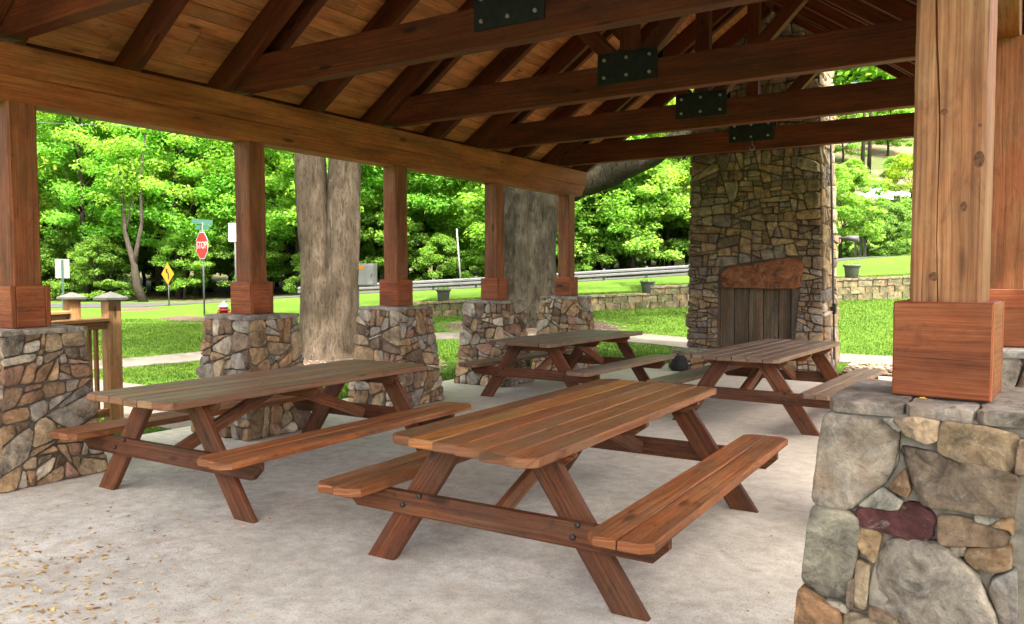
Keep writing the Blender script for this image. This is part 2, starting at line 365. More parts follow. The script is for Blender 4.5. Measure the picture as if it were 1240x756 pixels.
def timber_mesh(name, L, W, D, bev=0.008, jit=0.002, seg=0.5, seed=0, cut0=0.0, cut1=0.0):
    """squared timber along local X from 0 to L, width Y, depth Z (centred); cut0/cut1 slant the ends by that much per metre of Z"""
    r = random.Random(seed); n = max(1, int(L / seg)); V = []; F = []; UV = []
    b, d = W / 2, D / 2; e = bev
    sec = [(-b + e, -d), (b - e, -d), (b, -d + e), (b, d - e), (b - e, d), (-b + e, d), (-b, d - e), (-b, -d + e)]
    per = [0]
    for i in range(8):
        p, q = sec[i], sec[(i + 1) % 8]; per.append(per[-1] + math.hypot(p[0] - q[0], p[1] - q[1]))
    for i in range(n + 1):
        x = L * i / n
        for y, z in sec:
            k = i / n
            V.append((x + (1 - k) * cut0 * z + k * cut1 * z, y + r.uniform(-jit, jit), z + r.uniform(-jit, jit)))
    for i in range(n):
        for j in range(8):
            j2 = (j + 1) % 8
            f = (i * 8 + j, (i + 1) * 8 + j, (i + 1) * 8 + j2, i * 8 + j2); F.append(f[::-1])
            uv = [(V[f[0]][0], per[j]), (V[f[1]][0], per[j]), (V[f[2]][0], per[j + 1]), (V[f[3]][0], per[j + 1])]; UV.append(uv[::-1])
    F.append(tuple(range(8))); UV.append([(V[q][1] * .4, V[q][2] + 9) for q in range(8)])
    F.append(tuple(n * 8 + q for q in reversed(range(8)))); UV.append([(V[q][1] * .4, V[q][2] + 9) for q in F[-1]])
    return mesh(name, V, F, False, UV)

def timber(name, p0, p1, W, D, mat, parent=None, up=(0, 0, 1), color=(1, 1, 1), **kw):
    p0, p1 = Vector(p0), Vector(p1); x = (p1 - p0); L = x.length; x.normalize()
    u = Vector(up); y = u.cross(x).normalized(); z = x.cross(y)
    me = timber_mesh(name, L, W, D, seed=rng.random(), **kw)
    o = link(name, me, parent, None, mat, color)
    o.matrix_local = Matrix(((x.x, y.x, z.x, p0.x), (x.y, y.y, z.y, p0.y), (x.z, y.z, z.z, p0.z), (0, 0, 0, 1)))
    return o

def box_mesh(name, sx, sy, sz, bev=0.003):
    V = []; F = []
    x, y, z = sx / 2, sy / 2, sz / 2
    def ringz(zz, o): return [(-x + o, -y + o, zz), (x - o, -y + o, zz), (x - o, y - o, zz), (-x + o, y - o, zz)]
    V = ringz(-z, bev) + ringz(-z + bev, 0) + ringz(z - bev, 0) + ringz(z, bev)
    for l in range(3):
        for i in range(4): F.append((l * 4 + i, l * 4 + (i + 1) % 4, l * 4 + 4 + (i + 1) % 4, l * 4 + 4 + i))
    F += [(3, 2, 1, 0), (12, 13, 14, 15)]
    uv = [[(V[q][0] + V[q][1] * .3, V[q][2] + V[q][1]) for q in f] for f in F]
    return mesh(name, V, F, False, uv)

def tube_data(path, radii, n=10, jit=0.0, flute=0.0, seed=0, closed=True):
    r = random.Random(seed); V = []; F = []
    path = [Vector(p) for p in path]; prev = None
    ph = [r.uniform(0, 6.28) for _ in range(3)]
    for i, (p, rad) in enumerate(zip(path, radii)):
        t = (path[min(i + 1, len(path) - 1)] - path[max(i - 1, 0)]).normalized()
        a = prev if prev else (Vector((1, 0, 0)) if abs(t.x) < 0.9 else Vector((0, 1, 0)))
        a = (a - t * a.dot(t)).normalized(); prev = a; b = t.cross(a)
        for k in range(n):
            an = 2 * math.pi * k / n
            rr = rad * (1 + flute * (0.5 * math.sin(3 * an + ph[0]) + 0.35 * math.sin(5 * an + ph[1]) + 0.3 * math.sin(8 * an + ph[2]))) + r.uniform(-jit, jit) * rad
            V.append(p + a * (rr * math.cos(an)) + b * (rr * math.sin(an)))
    m = len(path)
    for i in range(m - 1):
        for k in range(n):
            k2 = (k + 1) % n; F.append((i * n + k, i * n + k2, (i + 1) * n + k2, (i + 1) * n + k))
    if closed: F += [tuple(reversed(range(n))), tuple((m - 1) * n + k for k in range(n))]
    return V, F
def tube(name, path, radii, mat, parent=None, n=10, smooth=True, **kw):
    V, F = tube_data(path, radii, n, **kw); return link(name, mesh(name, V, F, smooth), parent, None, mat)
def lathe(name, prof, mat, parent=None, n=20, loc=(0, 0, 0)):
    V = []; F = []
    for r, z in prof:
        for k in range(n): V.append((r * math.cos(2 * math.pi * k / n), r * math.sin(2 * math.pi * k / n), z))
    for i in range(len(prof) - 1):
        for k in range(n): k2 = (k + 1) % n; F.append((i * n + k, i * n + k2, (i + 1) * n + k2, (i + 1) * n + k))
    F += [tuple(reversed(range(n))), tuple((len(prof) - 1) * n + k for k in range(n))]
    return link(name, mesh(name, V, F, True), parent, loc, mat)
def poly_prism(name, pts, t, mat, parent=None):
    """flat plate in the local XZ plane, thickness t along Y"""
    n = len(pts); V = [(x, -t / 2, z) for x, z in pts] + [(x, t / 2, z) for x, z in pts]
    F = [tuple(range(n)), tuple(reversed(range(n, 2 * n)))] + [(i, n + i, n + (i + 1) % n, (i + 1) % n) for i in range(n)]
    return link(name, mesh(name, V, F), parent, None, mat)
def text_part(name, s, size, mat, parent, loc, depth=0.004):
    cu = bpy.data.curves.new(name, 'FONT'); cu.body = s; cu.size = size; cu.align_x = 'CENTER'; cu.align_y = 'CENTER'; cu.extrude = depth
    t = bpy.data.objects.new('tmp', cu); col.objects.link(t)
    dg = bpy.context.evaluated_depsgraph_get(); me = bpy.data.meshes.new_from_object(t.evaluated_get(dg)); bpy.data.objects.remove(t)
    me.name = name; me.materials.clear()
    o = link(name, me, parent, loc, mat); o.rotation_euler = (math.pi / 2, 0, 0); return o

# ------------------------------------------------------------------ stone masonry
def parea(p): return 0.5 * sum(p[i][0] * p[(i + 1) % len(p)][1] - p[(i + 1) % len(p)][0] * p[i][1] for i in range(len(p)))
def clip(poly, nx, ny, d):                 # keep n.p <= d
    out = []
    for i in range(len(poly)):
        p, q = poly[i], poly[(i + 1) % len(poly)]
        a, b = nx * p[0] + ny * p[1] - d, nx * q[0] + ny * q[1] - d
        if a <= 0: out.append(p)
        if (a < 0) != (b < 0) and abs(a - b) > 1e-9:
            t = a / (a - b); out.append((p[0] + (q[0] - p[0]) * t, p[1] + (q[1] - p[1]) * t))
    return out
def split(poly, target, r, tilt, elong, out, lim=1.0):
    A = abs(parea(poly))
    if A < target * lim: out.append(poly); return
    xs = [p[0] for p in poly]; ys = [p[1] for p in poly]
    w, h = max(xs) - min(xs), max(ys) - min(ys)
    vertical = w > h * elong * r.uniform(0.7, 1.4)
    an = (0 if vertical else math.pi / 2) + r.gauss(0, tilt)
    f = r.uniform(0.3, 0.7)
    cx, cy = min(xs) + w * (f if vertical else .5), min(ys) + h * (.5 if vertical else f)
    nx, ny = math.cos(an), math.sin(an); d = nx * cx + ny * cy
    a, b = clip(poly, nx, ny, d), clip(poly, -nx, -ny, -d)
    if len(a) < 3 or len(b) < 3 or min(abs(parea(a)), abs(parea(b))) < target * 0.06: out.append(poly); return
    for s in (a, b): split(s, target, r, tilt, elong, out, r.choice((0.3, 0.5, 0.9, 1.3, 2.0, 3.2)))
def inset(poly, g):
    A = parea(poly)
    if A < 0: poly = poly[::-1]
    res = poly
    n = len(poly)
    for i in range(n):
        p, q = poly[i], poly[(i + 1) % n]; l = math.hypot(q[0] - p[0], q[1] - p[1])
        if l < 1e-6: continue
        nx, ny = (q[1] - p[1]) / l, -(q[0] - p[0]) / l
        res = clip(res, nx, ny, nx * p[0] + ny * p[1] - g)
        if len(res) < 3: return []
    return res
def chaikin(p, r, lo=0.07, hi=0.22):
    out = []
    n = len(p)
    for i in range(n):
        a, b = p[i], p[(i + 1) % n]; t = r.uniform(lo, hi); s = r.uniform(lo, hi)
        out.append((a[0] + (b[0] - a[0]) * t, a[1] + (b[1] - a[1]) * t)); out.append((b[0] + (a[0] - b[0]) * s, b[1] + (a[1] - b[1]) * s))
    return out
def resample(p, n):
    L = [0]
    for i in range(len(p)): L.append(L[-1] + math.hypot(p[(i + 1) % len(p)][0] - p[i][0], p[(i + 1) % len(p)][1] - p[i][1]))
    out = []; i = 0
    for k in range(n):
        t = L[-1] * k / n
        while L[i + 1] < t: i += 1
        f = (t - L[i]) / max(1e-9, L[i + 1] - L[i]); a, b = p[i], p[(i + 1) % len(p)]
        out.append((a[0] + (b[0] - a[0]) * f, a[1] + (b[1] - a[1]) * f))
    return out
def stone_data(poly, r, gap, height, fine=False, sunk=0.02, mid=False):
    """local heights over a 2D outline: list of (u, v, h) and faces"""
    p = inset(poly, gap) if gap > 0 else list(poly)
    if len(p) < 3 or abs(parea(p)) < 2e-4: return None
    if fine:
        p = chaikin(chaikin(p, r, 0.06, 0.13), r, 0.2, 0.3); n = 64; p = resample(p, n)
        rings = [(1.0, -sunk, 0), (1.0, 0.45, 0), (0.988, 0.80, 1), (0.965, 0.95, 1), (0.90, 1.0, 1), (0.76, 1.01, 1), (0.60, 1.02, 1), (0.42, 1.03, 1), (0.22, 1.03, 1)]
    elif mid:
        p = chaikin(chaikin(p, r, 0.08, 0.2), r, 0.2, 0.3); n = 18; p = [(a + r.uniform(-.0025, .0025), b + r.uniform(-.0025, .0025)) for a, b in resample(p, n)]
        rings = [(1.0, -sunk, 0), (1.0, 0.4, 0), (0.96, 0.85, 1), (0.80, 1.0, 1), (0.4, 1.05, 1)]
    else:
        p = chaikin(p, r); n = len(p)
        rings = [(1.0, -sunk, 0), (1.0, 0.6, 0), (r.uniform(0.80, 0.9), 1.0, 1)]
    cx = sum(q[0] for q in p) / n; cy = sum(q[1] for q in p) / n
    size = math.sqrt(abs(parea(p)))
    tx, ty = r.gauss(0, 0.10), r.gauss(0, 0.10); sx, sy = r.uniform(0, 99), r.uniform(0, 99)
    V = []
    def nz(u, v):
        q = Vector((u * 9 + sx, v * 9 + sy, 0)); q2 = q * 4
        return (mnoise.noise(q) * 0.4 + mnoise.noise(q2) * 0.24 + mnoise.noise(q * 11) * 0.10) * (1.0 if fine else 0.5)
    for k, hh, top in rings:
        for u, v in p:
            du, dv = (u - cx) * k, (v - cy) * k
            if fine and not top: 
                w = 1 + 0.05 * mnoise.noise(Vector((u * 22 + sx, v * 22 + sy, 0))) + 0.03 * mnoise.noise(Vector((u * 80 + sx, v * 80 + sy, 0))); du *= w; dv *= w
            h = hh if hh < 0 else hh * height
            if top: h += du * tx + dv * ty + height * nz(cx + du, cy + dv) * 0.9
            V.append((cx + du, cy + dv, max(h, -sunk) if hh >= 0 else -sunk))
    V.append((cx, cy, height * (1.0 + nz(cx, cy)) + (0.02 * size if not fine else 0.0)))
    F = []
    m = len(rings)
    for i in range(m - 1):
        for k in range(n):
            k2 = (k + 1) % n; F.append((i * n + k, i * n + k2, (i + 1) * n + k2, (i + 1) * n + k))
    for k in range(n): F.append(((m - 1) * n + k, (m - 1) * n + (k + 1) % n, len(V) - 1))
    return V, F, (cx, cy), p
PAL = [(0.36, 0.25, 0.14), (0.31, 0.215, 0.12), (0.25, 0.165, 0.092), (0.40, 0.30, 0.18), (0.32, 0.28, 0.22), (0.40, 0.36, 0.29), (0.21, 0.15, 0.10),
       (0.33, 0.20, 0.11), (0.40, 0.27, 0.14), (0.17, 0.115, 0.075), (0.30, 0.175, 0.115), (0.48, 0.41, 0.30), (0.28, 0.25, 0.19)]
def stone_face(polys, to3, parent, r, gap=0.007, hmin=0.018, hmax=0.04, fine=False, pal=PAL, join=None, origin=Vector((0, 0, 0)), colors=None, smooth=False, mid=False):
    """to3(u, v, h) gives a place; every stone is its own child unless join collects them"""
    for i, poly in enumerate(polys):
        d = stone_data(poly, r, gap * r.uniform(0.7, 1.5), r.uniform(hmin, hmax), fine, mid=mid)
        if not d: continue
        V, F, (cx, cy), outl = d
        P = [to3(u, v, h) for u, v, h in V]
        if join is not None:
            k = len(join[0]); join[0].extend(P); join[1].extend([tuple(q + k for q in f) for f in F]); continue
        c = to3(cx, cy, 0)
        me = mesh('stone', [q - c for q in P], F, smooth or fine); me.materials.append(M['stone'])
        base = colors[i] if colors and colors[i] else r.choice(pal); j = r.uniform(0.9, 1.35) if not (colors and colors[i]) else 1.1
        link('stone', me, parent, c - origin, None, [min(0.8, x * j) for x in base])

def quad_map(a, b, c, d, nrm):
    """face corners a(bottom-left) b(bottom-right) c(top-right) d(top-left); u,v in metres over width w and height h"""
    a, b, c, d = [Vector(q) for q in (a, b, c, d)]; w = (b - a).length; h = ((d - a).length + (c - b).length) / 2
    nrm = Vector(nrm).normalized()
    def f(u, v, hh):
        s, t = u / w, v / h
        return a.lerp(b, s).lerp(d.lerp(c, s), t) + nrm * hh
    return f, w, h

def stone_pier(name_loc, label, r_seed, fine_front=None, seen=('-y', '+x', '+y', '-x'), fine=False, target=0.020, pal=PAL, top=0.295, bot=0.40, group='stone piers under the posts', zt=1.10):
    x0, y0, z0 = name_loc; r = random.Random(r_seed)
    e = empty('stone_pier', name_loc, label, 'pier', group)
    H = zt - z0; o = Vector((x0, y0, z0))
    V = []; 
    for hw, z in ((bot, -0.02), (top, H)):
        V += [(-hw, -hw, z), (hw, -hw, z), (hw, hw, z), (-hw, hw, z)]
    core = mesh('mortar_core', V, [(3, 2, 1, 0), (4, 5, 6, 7)] + [(i, (i + 1) % 4, 4 + (i + 1) % 4, 4 + i) for i in range(4)])
    link('mortar_core', core, e, (0, 0, 0), M['mortar'] if fine else M['gapdark'])
    faces = {'-y': ((-1, -1), (1, -1), (0, -1, .08)), '+x': ((1, -1), (1, 1), (1, 0, .08)), '+y': ((1, 1), (-1, 1), (0, 1, .08)), '-x': ((-1, 1), (-1, -1), (-1, 0, .08))}
    for k in seen:
        p, q, n = faces[k]; ex = (0.034 if fine else 0.028) if k in ('-y', '+y') else 0.0
        def P(c, hw, z):
            dx = ex * (1 if (q[0] - p[0]) * c[0] > 0 else -1) if ex else 0
            return o + Vector((c[0] * hw + dx, c[1] * hw, z))
        f, w, h = quad_map(P(p, bot, 0), P(q, bot, 0), P(q, top, H), P(p, top, H), n)
        if k == '-y' and fine_front:
            polys, cols = fine_front(f, w, h); stone_face(polys, f, e, r, 0.0, 0.030, 0.050, True, origin=o, colors=cols)
            continue
        polys = []; split([(0, 0), (w, 0), (w, h), (0, h)], target, r, 0.27, 1.2, polys)
        stone_face(polys, f, e, r, 0.0045, 0.008 if fine else 0.014, 0.02 if fine else 0.038, fine, pal, origin=o, mid=not fine)
    # flat cap stones
    hw = top + (0.03 if fine else 0.038)
    polys = []; split([(-hw, -hw), (hw, -hw), (hw, hw), (-hw, hw)], 0.16, r, 0.10, 1.0, polys)
    for pl in polys:
        t = r.uniform(0.026, 0.036)
        d = inset(pl, 0.004)
        if len(d) < 3: continue
        d = chaikin(d, r, 0.05, 0.12); d = resample(d, 22); d = [(a + r.uniform(-.006, .006), b + r.uniform(-.006, .006)) for a, b in d]
        n = len(d); cx = sum(a for a, b in d) / n; cy = sum(b for a, b in d) / n
        V = [((a - cx) * k, (b - cy) * k, z + r.uniform(-.002, .002)) for k, z in ((0.98, -0.006), (1.0, 0.003), (1.0, t - 0.008), (0.975, t)) for a, b in d] + [(0, 0, t + .003)]
        F = [(i * n + k, i * n + (k + 1) % n, (i + 1) * n + (k + 1) % n, (i + 1) * n + k) for i in range(3) for k in range(n)] + [(3 * n + k, 3 * n + (k + 1) % n, 4 * n) for k in range(n)] + [tuple(reversed(range(n)))]
        me = mesh('cap_stone', V, F, False); me.materials.append(M['stone'])
        j = r.uniform(0.85, 1.15); base = r.choice([(0.36, 0.31, 0.24), (0.40, 0.38, 0.34), (0.33, 0.29, 0.24)])
        link('cap_stone', me, e, (cx, cy, H), None, [x * j for x in base])
    return e

# ------------------------------------------------------------------ ground
RS = lambda s: 0.68 * min(1.25, max(0, (s + 6.7) / 17.7))
def wall_h(s): return 0.0 if s < -5.2 else 0.27 if s < -2.9 else 0.47 if s < 4.1 else 0.67
def A_(s): return float(np.interp(s, [-40, -16, -8.5, -0.9, 8.3, 17, 40], [0.0, 0.0, 0.45, 0.82, 1.36, 2.16, 2.8]))
WD = 24.0
def ground(x, y):
    s, D = to_sd(x, y)
    near = -0.10 * (1 - sm(12, 19, D))
    if D <= WD + 0.25: return near + RS(s) * sm(15, 24, D)
    a = A_(s)
    if D < 34:
        t = RS(s) + wall_h(s) - 0.03
        return t + (a - t) * sm(WD + 0.25, 34, D)
    z = a
    if D > 42:
        q = s / D; k = 0.12 + 0.88 * sm(0.18, 0.40, q)
        e = D - 42; z += k * (0.10 * e + 0.0024 * min(e, 90) ** 2)
    return z
def gpoint(s, D):
    p = sd(s, D); return Vector((p.x, p.y, ground(p.x, p.y)))
ss = np.unique(np.concatenate([np.arange(-160, -40, 10), np.arange(-40, 40, 1.0), np.arange(40, 165, 10), [-5.2, -5.18, -2.9, -2.88, 4.1, 4.12]]))
DD = np.unique(np.concatenate([np.arange(-60, -4, 8), np.arange(-4, 24, 0.75), [24.0, 24.24, 24.26], np.arange(24.75, 46, 0.75), np.arange(46, 130, 3), np.arange(130, 420, 30)]))
V = [gpoint(float(s), float(D)) for D in DD for s in ss]; ns = len(ss)
F = [(j * ns + i, j * ns + i + 1, (j + 1) * ns + i + 1, (j + 1) * ns + i) for j in range(len(DD) - 1) for i in range(ns - 1)]
tag(link('ground', mesh('ground', V, F, True), None, None, M['lawn']), kind='structure', label='green lawn rising towards the road')

def ribbon(name, pts, w, mat, lift=0.02, thick=0.12, n=60, label=None):
    P = [Vector((p[0], p[1], 0)) for p in pts]; C = []
    for i in range(n + 1):                     # Catmull-Rom
        t = i / n * (len(P) - 1); k = min(int(t), len(P) - 2); f = t - k
        a, b, c, d = P[max(k - 1, 0)], P[k], P[k + 1], P[min(k + 2, len(P) - 1)]
        C.append(0.5 * ((2 * b) + (c - a) * f + (2 * a - 5 * b + 4 * c - d) * f * f + (3 * b - a - 3 * c + d) * f ** 3))
    V = []; F = []
    for i, c in enumerate(C):
        t = (C[min(i + 1, n)] - C[max(i - 1, 0)]).normalized(); nn = Vector((-t.y, t.x, 0))
        for k in (-1, -0.5, 0, 0.5, 1):
            q = c + nn * (w / 2 * k); V.append((q.x, q.y, ground(q.x, q.y) + lift))
        for k in (1, -1):
            q = c + nn * (w / 2 * k); V.append((q.x, q.y, ground(q.x, q.y) + lift - thick))
    for i in range(n):
        for k in range(7): F.append((i * 7 + k, i * 7 + (k + 1) % 7, i * 7 + 7 + (k + 1) % 7, i * 7 + 7 + k))
    F += [tuple(range(7)), tuple(n * 7 + k for k in reversed(range(7)))]
    F = [f[::-1] for f in F]
    return tag(link(name, mesh(name, V, F, False), None, None, mat), kind='structure', label=label)
ribbon('sidewalk', [(-17.5, 0), (-15.2, 4.5), (-13.35, 8.2), (-12.7, 11), (-11.2, 14.4), (-9, 15.9), (-6.6, 16.2), (-3.6, 15.5), (-1.6, 15.6), (3, 15.8), (9, 15)], 1.25, M['walk'], label='pale concrete sidewalk across the lawn')
ribbon('entrance_path', [(-7.05, 5.85), (-9.5, 5.9), (-12, 5.9), (-14.4, 5.6)], 1.7, M['walk'], 0.012, label='concrete path from the railing to the sidewalk')
ribbon('road', [tuple(sd(s, D)[:2]) for s, D in ((-60, 32), (-30, 34.5), (-16, 36.8), (-8, 38), (0, 38.2), (9, 38.2), (18, 39), (40, 44))], 4.6, M['asphalt'], 0.03, 0.2, 90, label='grey asphalt road beyond the lawn')
# concrete floor with a slight fall towards the hearth
fx0, fx1, fy0, fy1 = -7.02, 0.55, -1.2, 13.35
nx, ny = 12, 20; V = []; F = []
for lv in (0, 1):
    for j in range(ny + 1):
        for i in range(nx + 1):
            y = fy0 + (fy1 - fy0) * j / ny; V.append((fx0 + (fx1 - fx0) * i / nx, y, FLOOR(y) - lv * 0.16))
K = (nx + 1) * (ny + 1)
for j in range(ny):
    for i in range(nx):
        a = j * (nx + 1) + i; F.append((a, a + 1, a + nx + 2, a + nx + 1))
edge = [i for i in range(nx + 1)] + [j * (nx + 1) + nx for j in range(1, ny + 1)] + [ny * (nx + 1) + i for i in range(nx - 1, -1, -1)] + [j * (nx + 1) for j in range(ny - 1, 0, -1)]
for i in range(len(edge)):
    a, b = edge[i], edge[(i + 1) % len(edge)]; F.append((a, K + a, K + b, b))
tag(link('concrete_floor', mesh('concrete_floor', V, F), None, None, M['concrete']), kind='structure', label='grey concrete floor slab of the pavilion')

# ------------------------------------------------------------------ pavilion: piers, posts, beams
YS = [2.9115 + 2.1353 * i + 0.1433 for i in range(5)]           # post centres
XLc, XRc = -6.331, -0.195
RIDGE = -3.29
# front pier near the camera: outlines of its stones as seen in the photograph
S = 300 / 822.0
def px_poly(pts): return [(940 + a * S, 480 + b * S) for a, b in pts]
NEAR = [
 ([(150, 48), (375, 88), (418, 118), (408, 238), (385, 272), (270, 370), (195, 372), (120, 338)], (0.36, 0.31, 0.24)),
 ([(118, 350), (262, 384), (294, 405), (286, 530), (240, 668), (160, 655), (76, 596)], (0.34, 0.315, 0.235)),
 ([(72, 618), (160, 668), (222, 702), (232, 756), (225, 850), (20, 850), (35, 756)], (0.34, 0.20, 0.105)),
 ([(395, 78), (470, 68), (545, 85), (545, 140), (505, 152), (440, 122)], (0.46, 0.34, 0.22)),
 ([(552, 82), (690, 100), (818, 130), (808, 248), (770, 256), (545, 185)], (0.38, 0.28, 0.17)),
 ([(420, 162), (540, 188), (680, 225), (830, 265), (830, 395), (690, 380), (508, 362)], (0.25, 0.19, 0.13)),
 ([(437, 236), (465, 305), (450, 332), (387, 300)], (0.34, 0.22, 0.13)),
 ([(372, 300), (440, 350), (424, 370), (282, 356)], (0.40, 0.38, 0.30)),
 ([(282, 380), (300, 366), (425, 372), (455, 350), (510, 362), (552, 405), (550, 460), (500, 488), (430, 458), (285, 412)], (0.115, 0.045, 0.042)),
 ([(565, 398), (640, 402), (800, 445), (822, 470), (800, 500), (572, 490)], (0.30, 0.21, 0.13)),
 ([(695, 384), (780, 392), (800, 412), (745, 424), (698, 410)], (0.42, 0.40, 0.33)),
 ([(790, 408), (830, 405), (830, 462), (808, 440), (752, 424)], (0.42, 0.27, 0.14)),
 ([(612, 502), (665, 498), (662, 524), (614, 528)], (0.42, 0.36, 0.26)),
 ([(672, 510), (760, 508), (830, 498), (830, 568), (760, 580), (700, 565), (668, 535)], (0.42, 0.28, 0.15)),
 ([(298, 428), (350, 440), (368, 462), (345, 548), (292, 490)], (0.46, 0.32, 0.17)),
 ([(285, 535), (328, 558), (312, 708), (276, 690)], (0.42, 0.34, 0.22)),
 ([(385, 492), (420, 470), (560, 482), (655, 545), (720, 610), (785, 752), (760, 850), (480, 850), (430, 740), (325, 690), (340, 585)], (0.42, 0.37, 0.29)),
 ([(238, 712), (330, 730), (430, 760), (470, 850), (238, 850)], (0.44, 0.35, 0.22)),
 ([(770, 610), (850, 570), (850, 780), (806, 756), (755, 650)], (0.36, 0.36, 0.33)),
 ([(330, 700), (420, 735), (425, 752), (335, 728)], (0.33, 0.25, 0.17)),
 ([(180, 672), (250, 690), (248, 712), (226, 700)], (0.40, 0.36, 0.28)),
 ([(815, 140), (850, 150), (850, 258), (818, 252)], (0.34, 0.24, 0.16)),
 ([(358, 76), (392, 76), (420, 104), (412, 112)], (0.36, 0.33, 0.27)),
 ([(258, 610), (274, 600), (270, 698), (254, 690)], (0.20, 0.15, 0.11)),
]
def near_front(f, w, h):
    a, ex, ey = f(0, 0, 0), f(w, 0, 0) - f(0, 0, 0), f(0, h, 0) - f(0, 0, 0)
    nrm = ex.cross(ey).normalized(); polys = []; cols = []
    exn = ex.normalized(); eyp = (ey - exn * ey.dot(exn)).normalized()
    hh = h
    for pts, c in NEAR:
        pl = []
        for px, py in px_poly(pts):
            d = ray(px, py); t = (a - EYE).dot(nrm) / d.dot(nrm); q = EYE + d * t - a
            v = q.dot(eyp); tt = v / ey.dot(eyp)
            lx = (ey * tt).dot(exn); wv = w * (1 - tt) + (w - 2 * lx) * tt
            pl.append((min(w, max(0, (q.dot(exn) - lx) / max(1e-3, wv) * w)), min(h, max(0.0, tt * hh))))
        if parea(pl) < 0: pl = pl[::-1]
        mx = sum(q[0] for q in pl) / len(pl); my = sum(q[1] for q in pl) / len(pl)
        pl = [(min(w, max(0, a_ + (0.005 if a_ > mx else -0.005))), min(h, max(0, b_ + (0.005 if b_ > my else -0.005)))) for a_, b_ in pl]
        polys.append(pl); cols.append(c)
    # the face goes on below and to the right of the picture
    r = random.Random(55); lo = min(p[1] for pl in polys for p in pl); hi = max(p[0] for pl in polys for p in pl)
    extra = []; split([(0, 0), (w, 0), (w, lo), (0, lo)], 0.05, r, 0.12, 1.2, extra)
    if hi < w - 0.04: split([(hi, lo), (w, lo), (w, h), (hi, h)], 0.03, r, 0.12, 0.8, extra)
    return polys + extra, cols + [None] * len(extra)

lab_pier = ['stone pier with flagstone cap beside the wooden stair railing', 'tapered stone pier second from the stair railing, in front of the sign posts', 'stone pier beside the twin-stemmed tree trunk',
            'stone pier in front of the dark mossy oak trunk', 'stone pier last in the row before the beam end, near the fireplace']
lab_post = ['cedar post on the stone pier beside the stair railing', 'cedar post standing before the white rectangular sign', 'cedar post between the twin-stemmed trunk and the dark oak', 'cedar post in front of the dark oak trunk', 'cedar post under the far end of the eave beam']
labR_pier = ['large pier of big pale stones with a dark red stone in its face', 'stone pier right behind the red-stone pier on the fireplace side', 'middle stone pier of the row on the gravel side', 'fourth stone pier of the row on the gravel side', 'stone pier nearest the river stones beside the fireplace']
labR_post = ['thick pale cedar post with a long crack above the red-stone pier', 'cedar post right behind the cracked pale post', 'middle cedar post of the row on the gravel side', 'fourth cedar post of the row on the gravel side', 'cedar post nearest the river stones beside the fireplace']
M['knot'] = simple('dark_knot_wood', (0.135, 0.058, 0.026), 0.7, 0, 0.75, 70, 0.002)
def timber_post(x, y, label, color, seed, group='cedar posts carrying the eave beams', cracked=False):
    r = random.Random(seed)
    e = empty('timber_post', (x, y, 1.137), label, 'post', group)
    w = 0.208
    me = timber_mesh('shaft', 1.655, w, w, 0.012, 0.002, 0.25, seed)
    o = link('shaft', me, e, (0, 0, 0), M['post'], color); o.rotation_euler = (0, -math.pi / 2, 0)
    if cracked:
        zs = np.linspace(0, 1.655, 40); V = []; F = []; UV = []; hw = w / 2; bv = .012
        for z in zs:
            c = -0.028 + 0.010 * math.sin(z * 2.1 + 1) + 0.004 * math.sin(z * 9) - 0.006 * z; gw = 0.0028 + 0.0012 * math.sin(z * 5 + 2)
            for px_, py_ in ((-hw, -hw + bv), (-hw + bv, -hw), (c - gw, -hw), (c, -hw + .016), (c + gw, -hw), (hw - bv, -hw), (hw, -hw + bv), (hw, hw - bv), (hw - bv, hw), (-hw + bv, hw), (-hw, hw - bv)): V.append((px_ + r.uniform(-.0008, .0008), py_, z))
        K_ = 11
        for i in range(len(zs) - 1):
            for j in range(K_):
                j2 = (j + 1) % K_; f = (i * K_ + j, i * K_ + j2, (i + 1) * K_ + j2, (i + 1) * K_ + j); F.append(f); UV.append([(V[q][2], V[q][0] + V[q][1] + 2) for q in f])
        F += [tuple(reversed(range(K_))), tuple((len(zs) - 1) * K_ + j for j in range(K_))]; UV += [[(V[q][0], V[q][1]) for q in f] for f in F[-2:]]
        o.data = mesh('shaft', V, F, False, UV); o.data.materials.append(M['post']); o.rotation_euler = (0, 0, 0)
        for px_, py_, rx_, rz_ in ((1134, 335, .014, .015), (1171, 250, .010, .016), (1190, 193, .015, .026), (1147, 135, .010, .010), (1191, 152, .006, .006)):
            q = on_y(px_, py_, y - w / 2); d_ = tube_data([(0, .002, 0), (0, -.0012, 0), (0, -.0018, 0)], [1, 1, .55], 16)
            link('knot', mesh('knot', [(a_ * rx_, b_, c_ * rz_) for a_, b_, c_ in d_[0]], d_[1]), o, (q.x - x, -w / 2, q.z - 1.137), M['knot'])
    b = 0.2867
    for k, (dx, dy, L, rz) in enumerate(((0, -1, b, 0), (1, 0, b - 2 * 0.039 - .004, math.pi / 2), (0, 1, b, 0), (-1, 0, b - 2 * 0.039 - .004, math.pi / 2))):
        pm = plank_mesh('plinth_board', L, 0.309, 0.038, bev=0.005, jit=0.001, seg=0.1, seed=seed + k)
        p = link('plinth_board', pm, e, (dx * (b / 2 - 0.0195), dy * (b / 2 - 0.0195), 0.156), M['plinth'], (1, 1, 1))
        p.rotation_euler = (math.pi / 2, 0, rz)
    return e
for i, y in enumerate(YS):
    stone_pier((XLc, y, FLOOR(y)), lab_pier[i], 100 + i, target=0.027 if i else 0.024)
    timber_post(XLc, y, lab_post[i], (0.85, 0.78, 0.75) if i else (0.8, 0.7, 0.62), 200 + i)
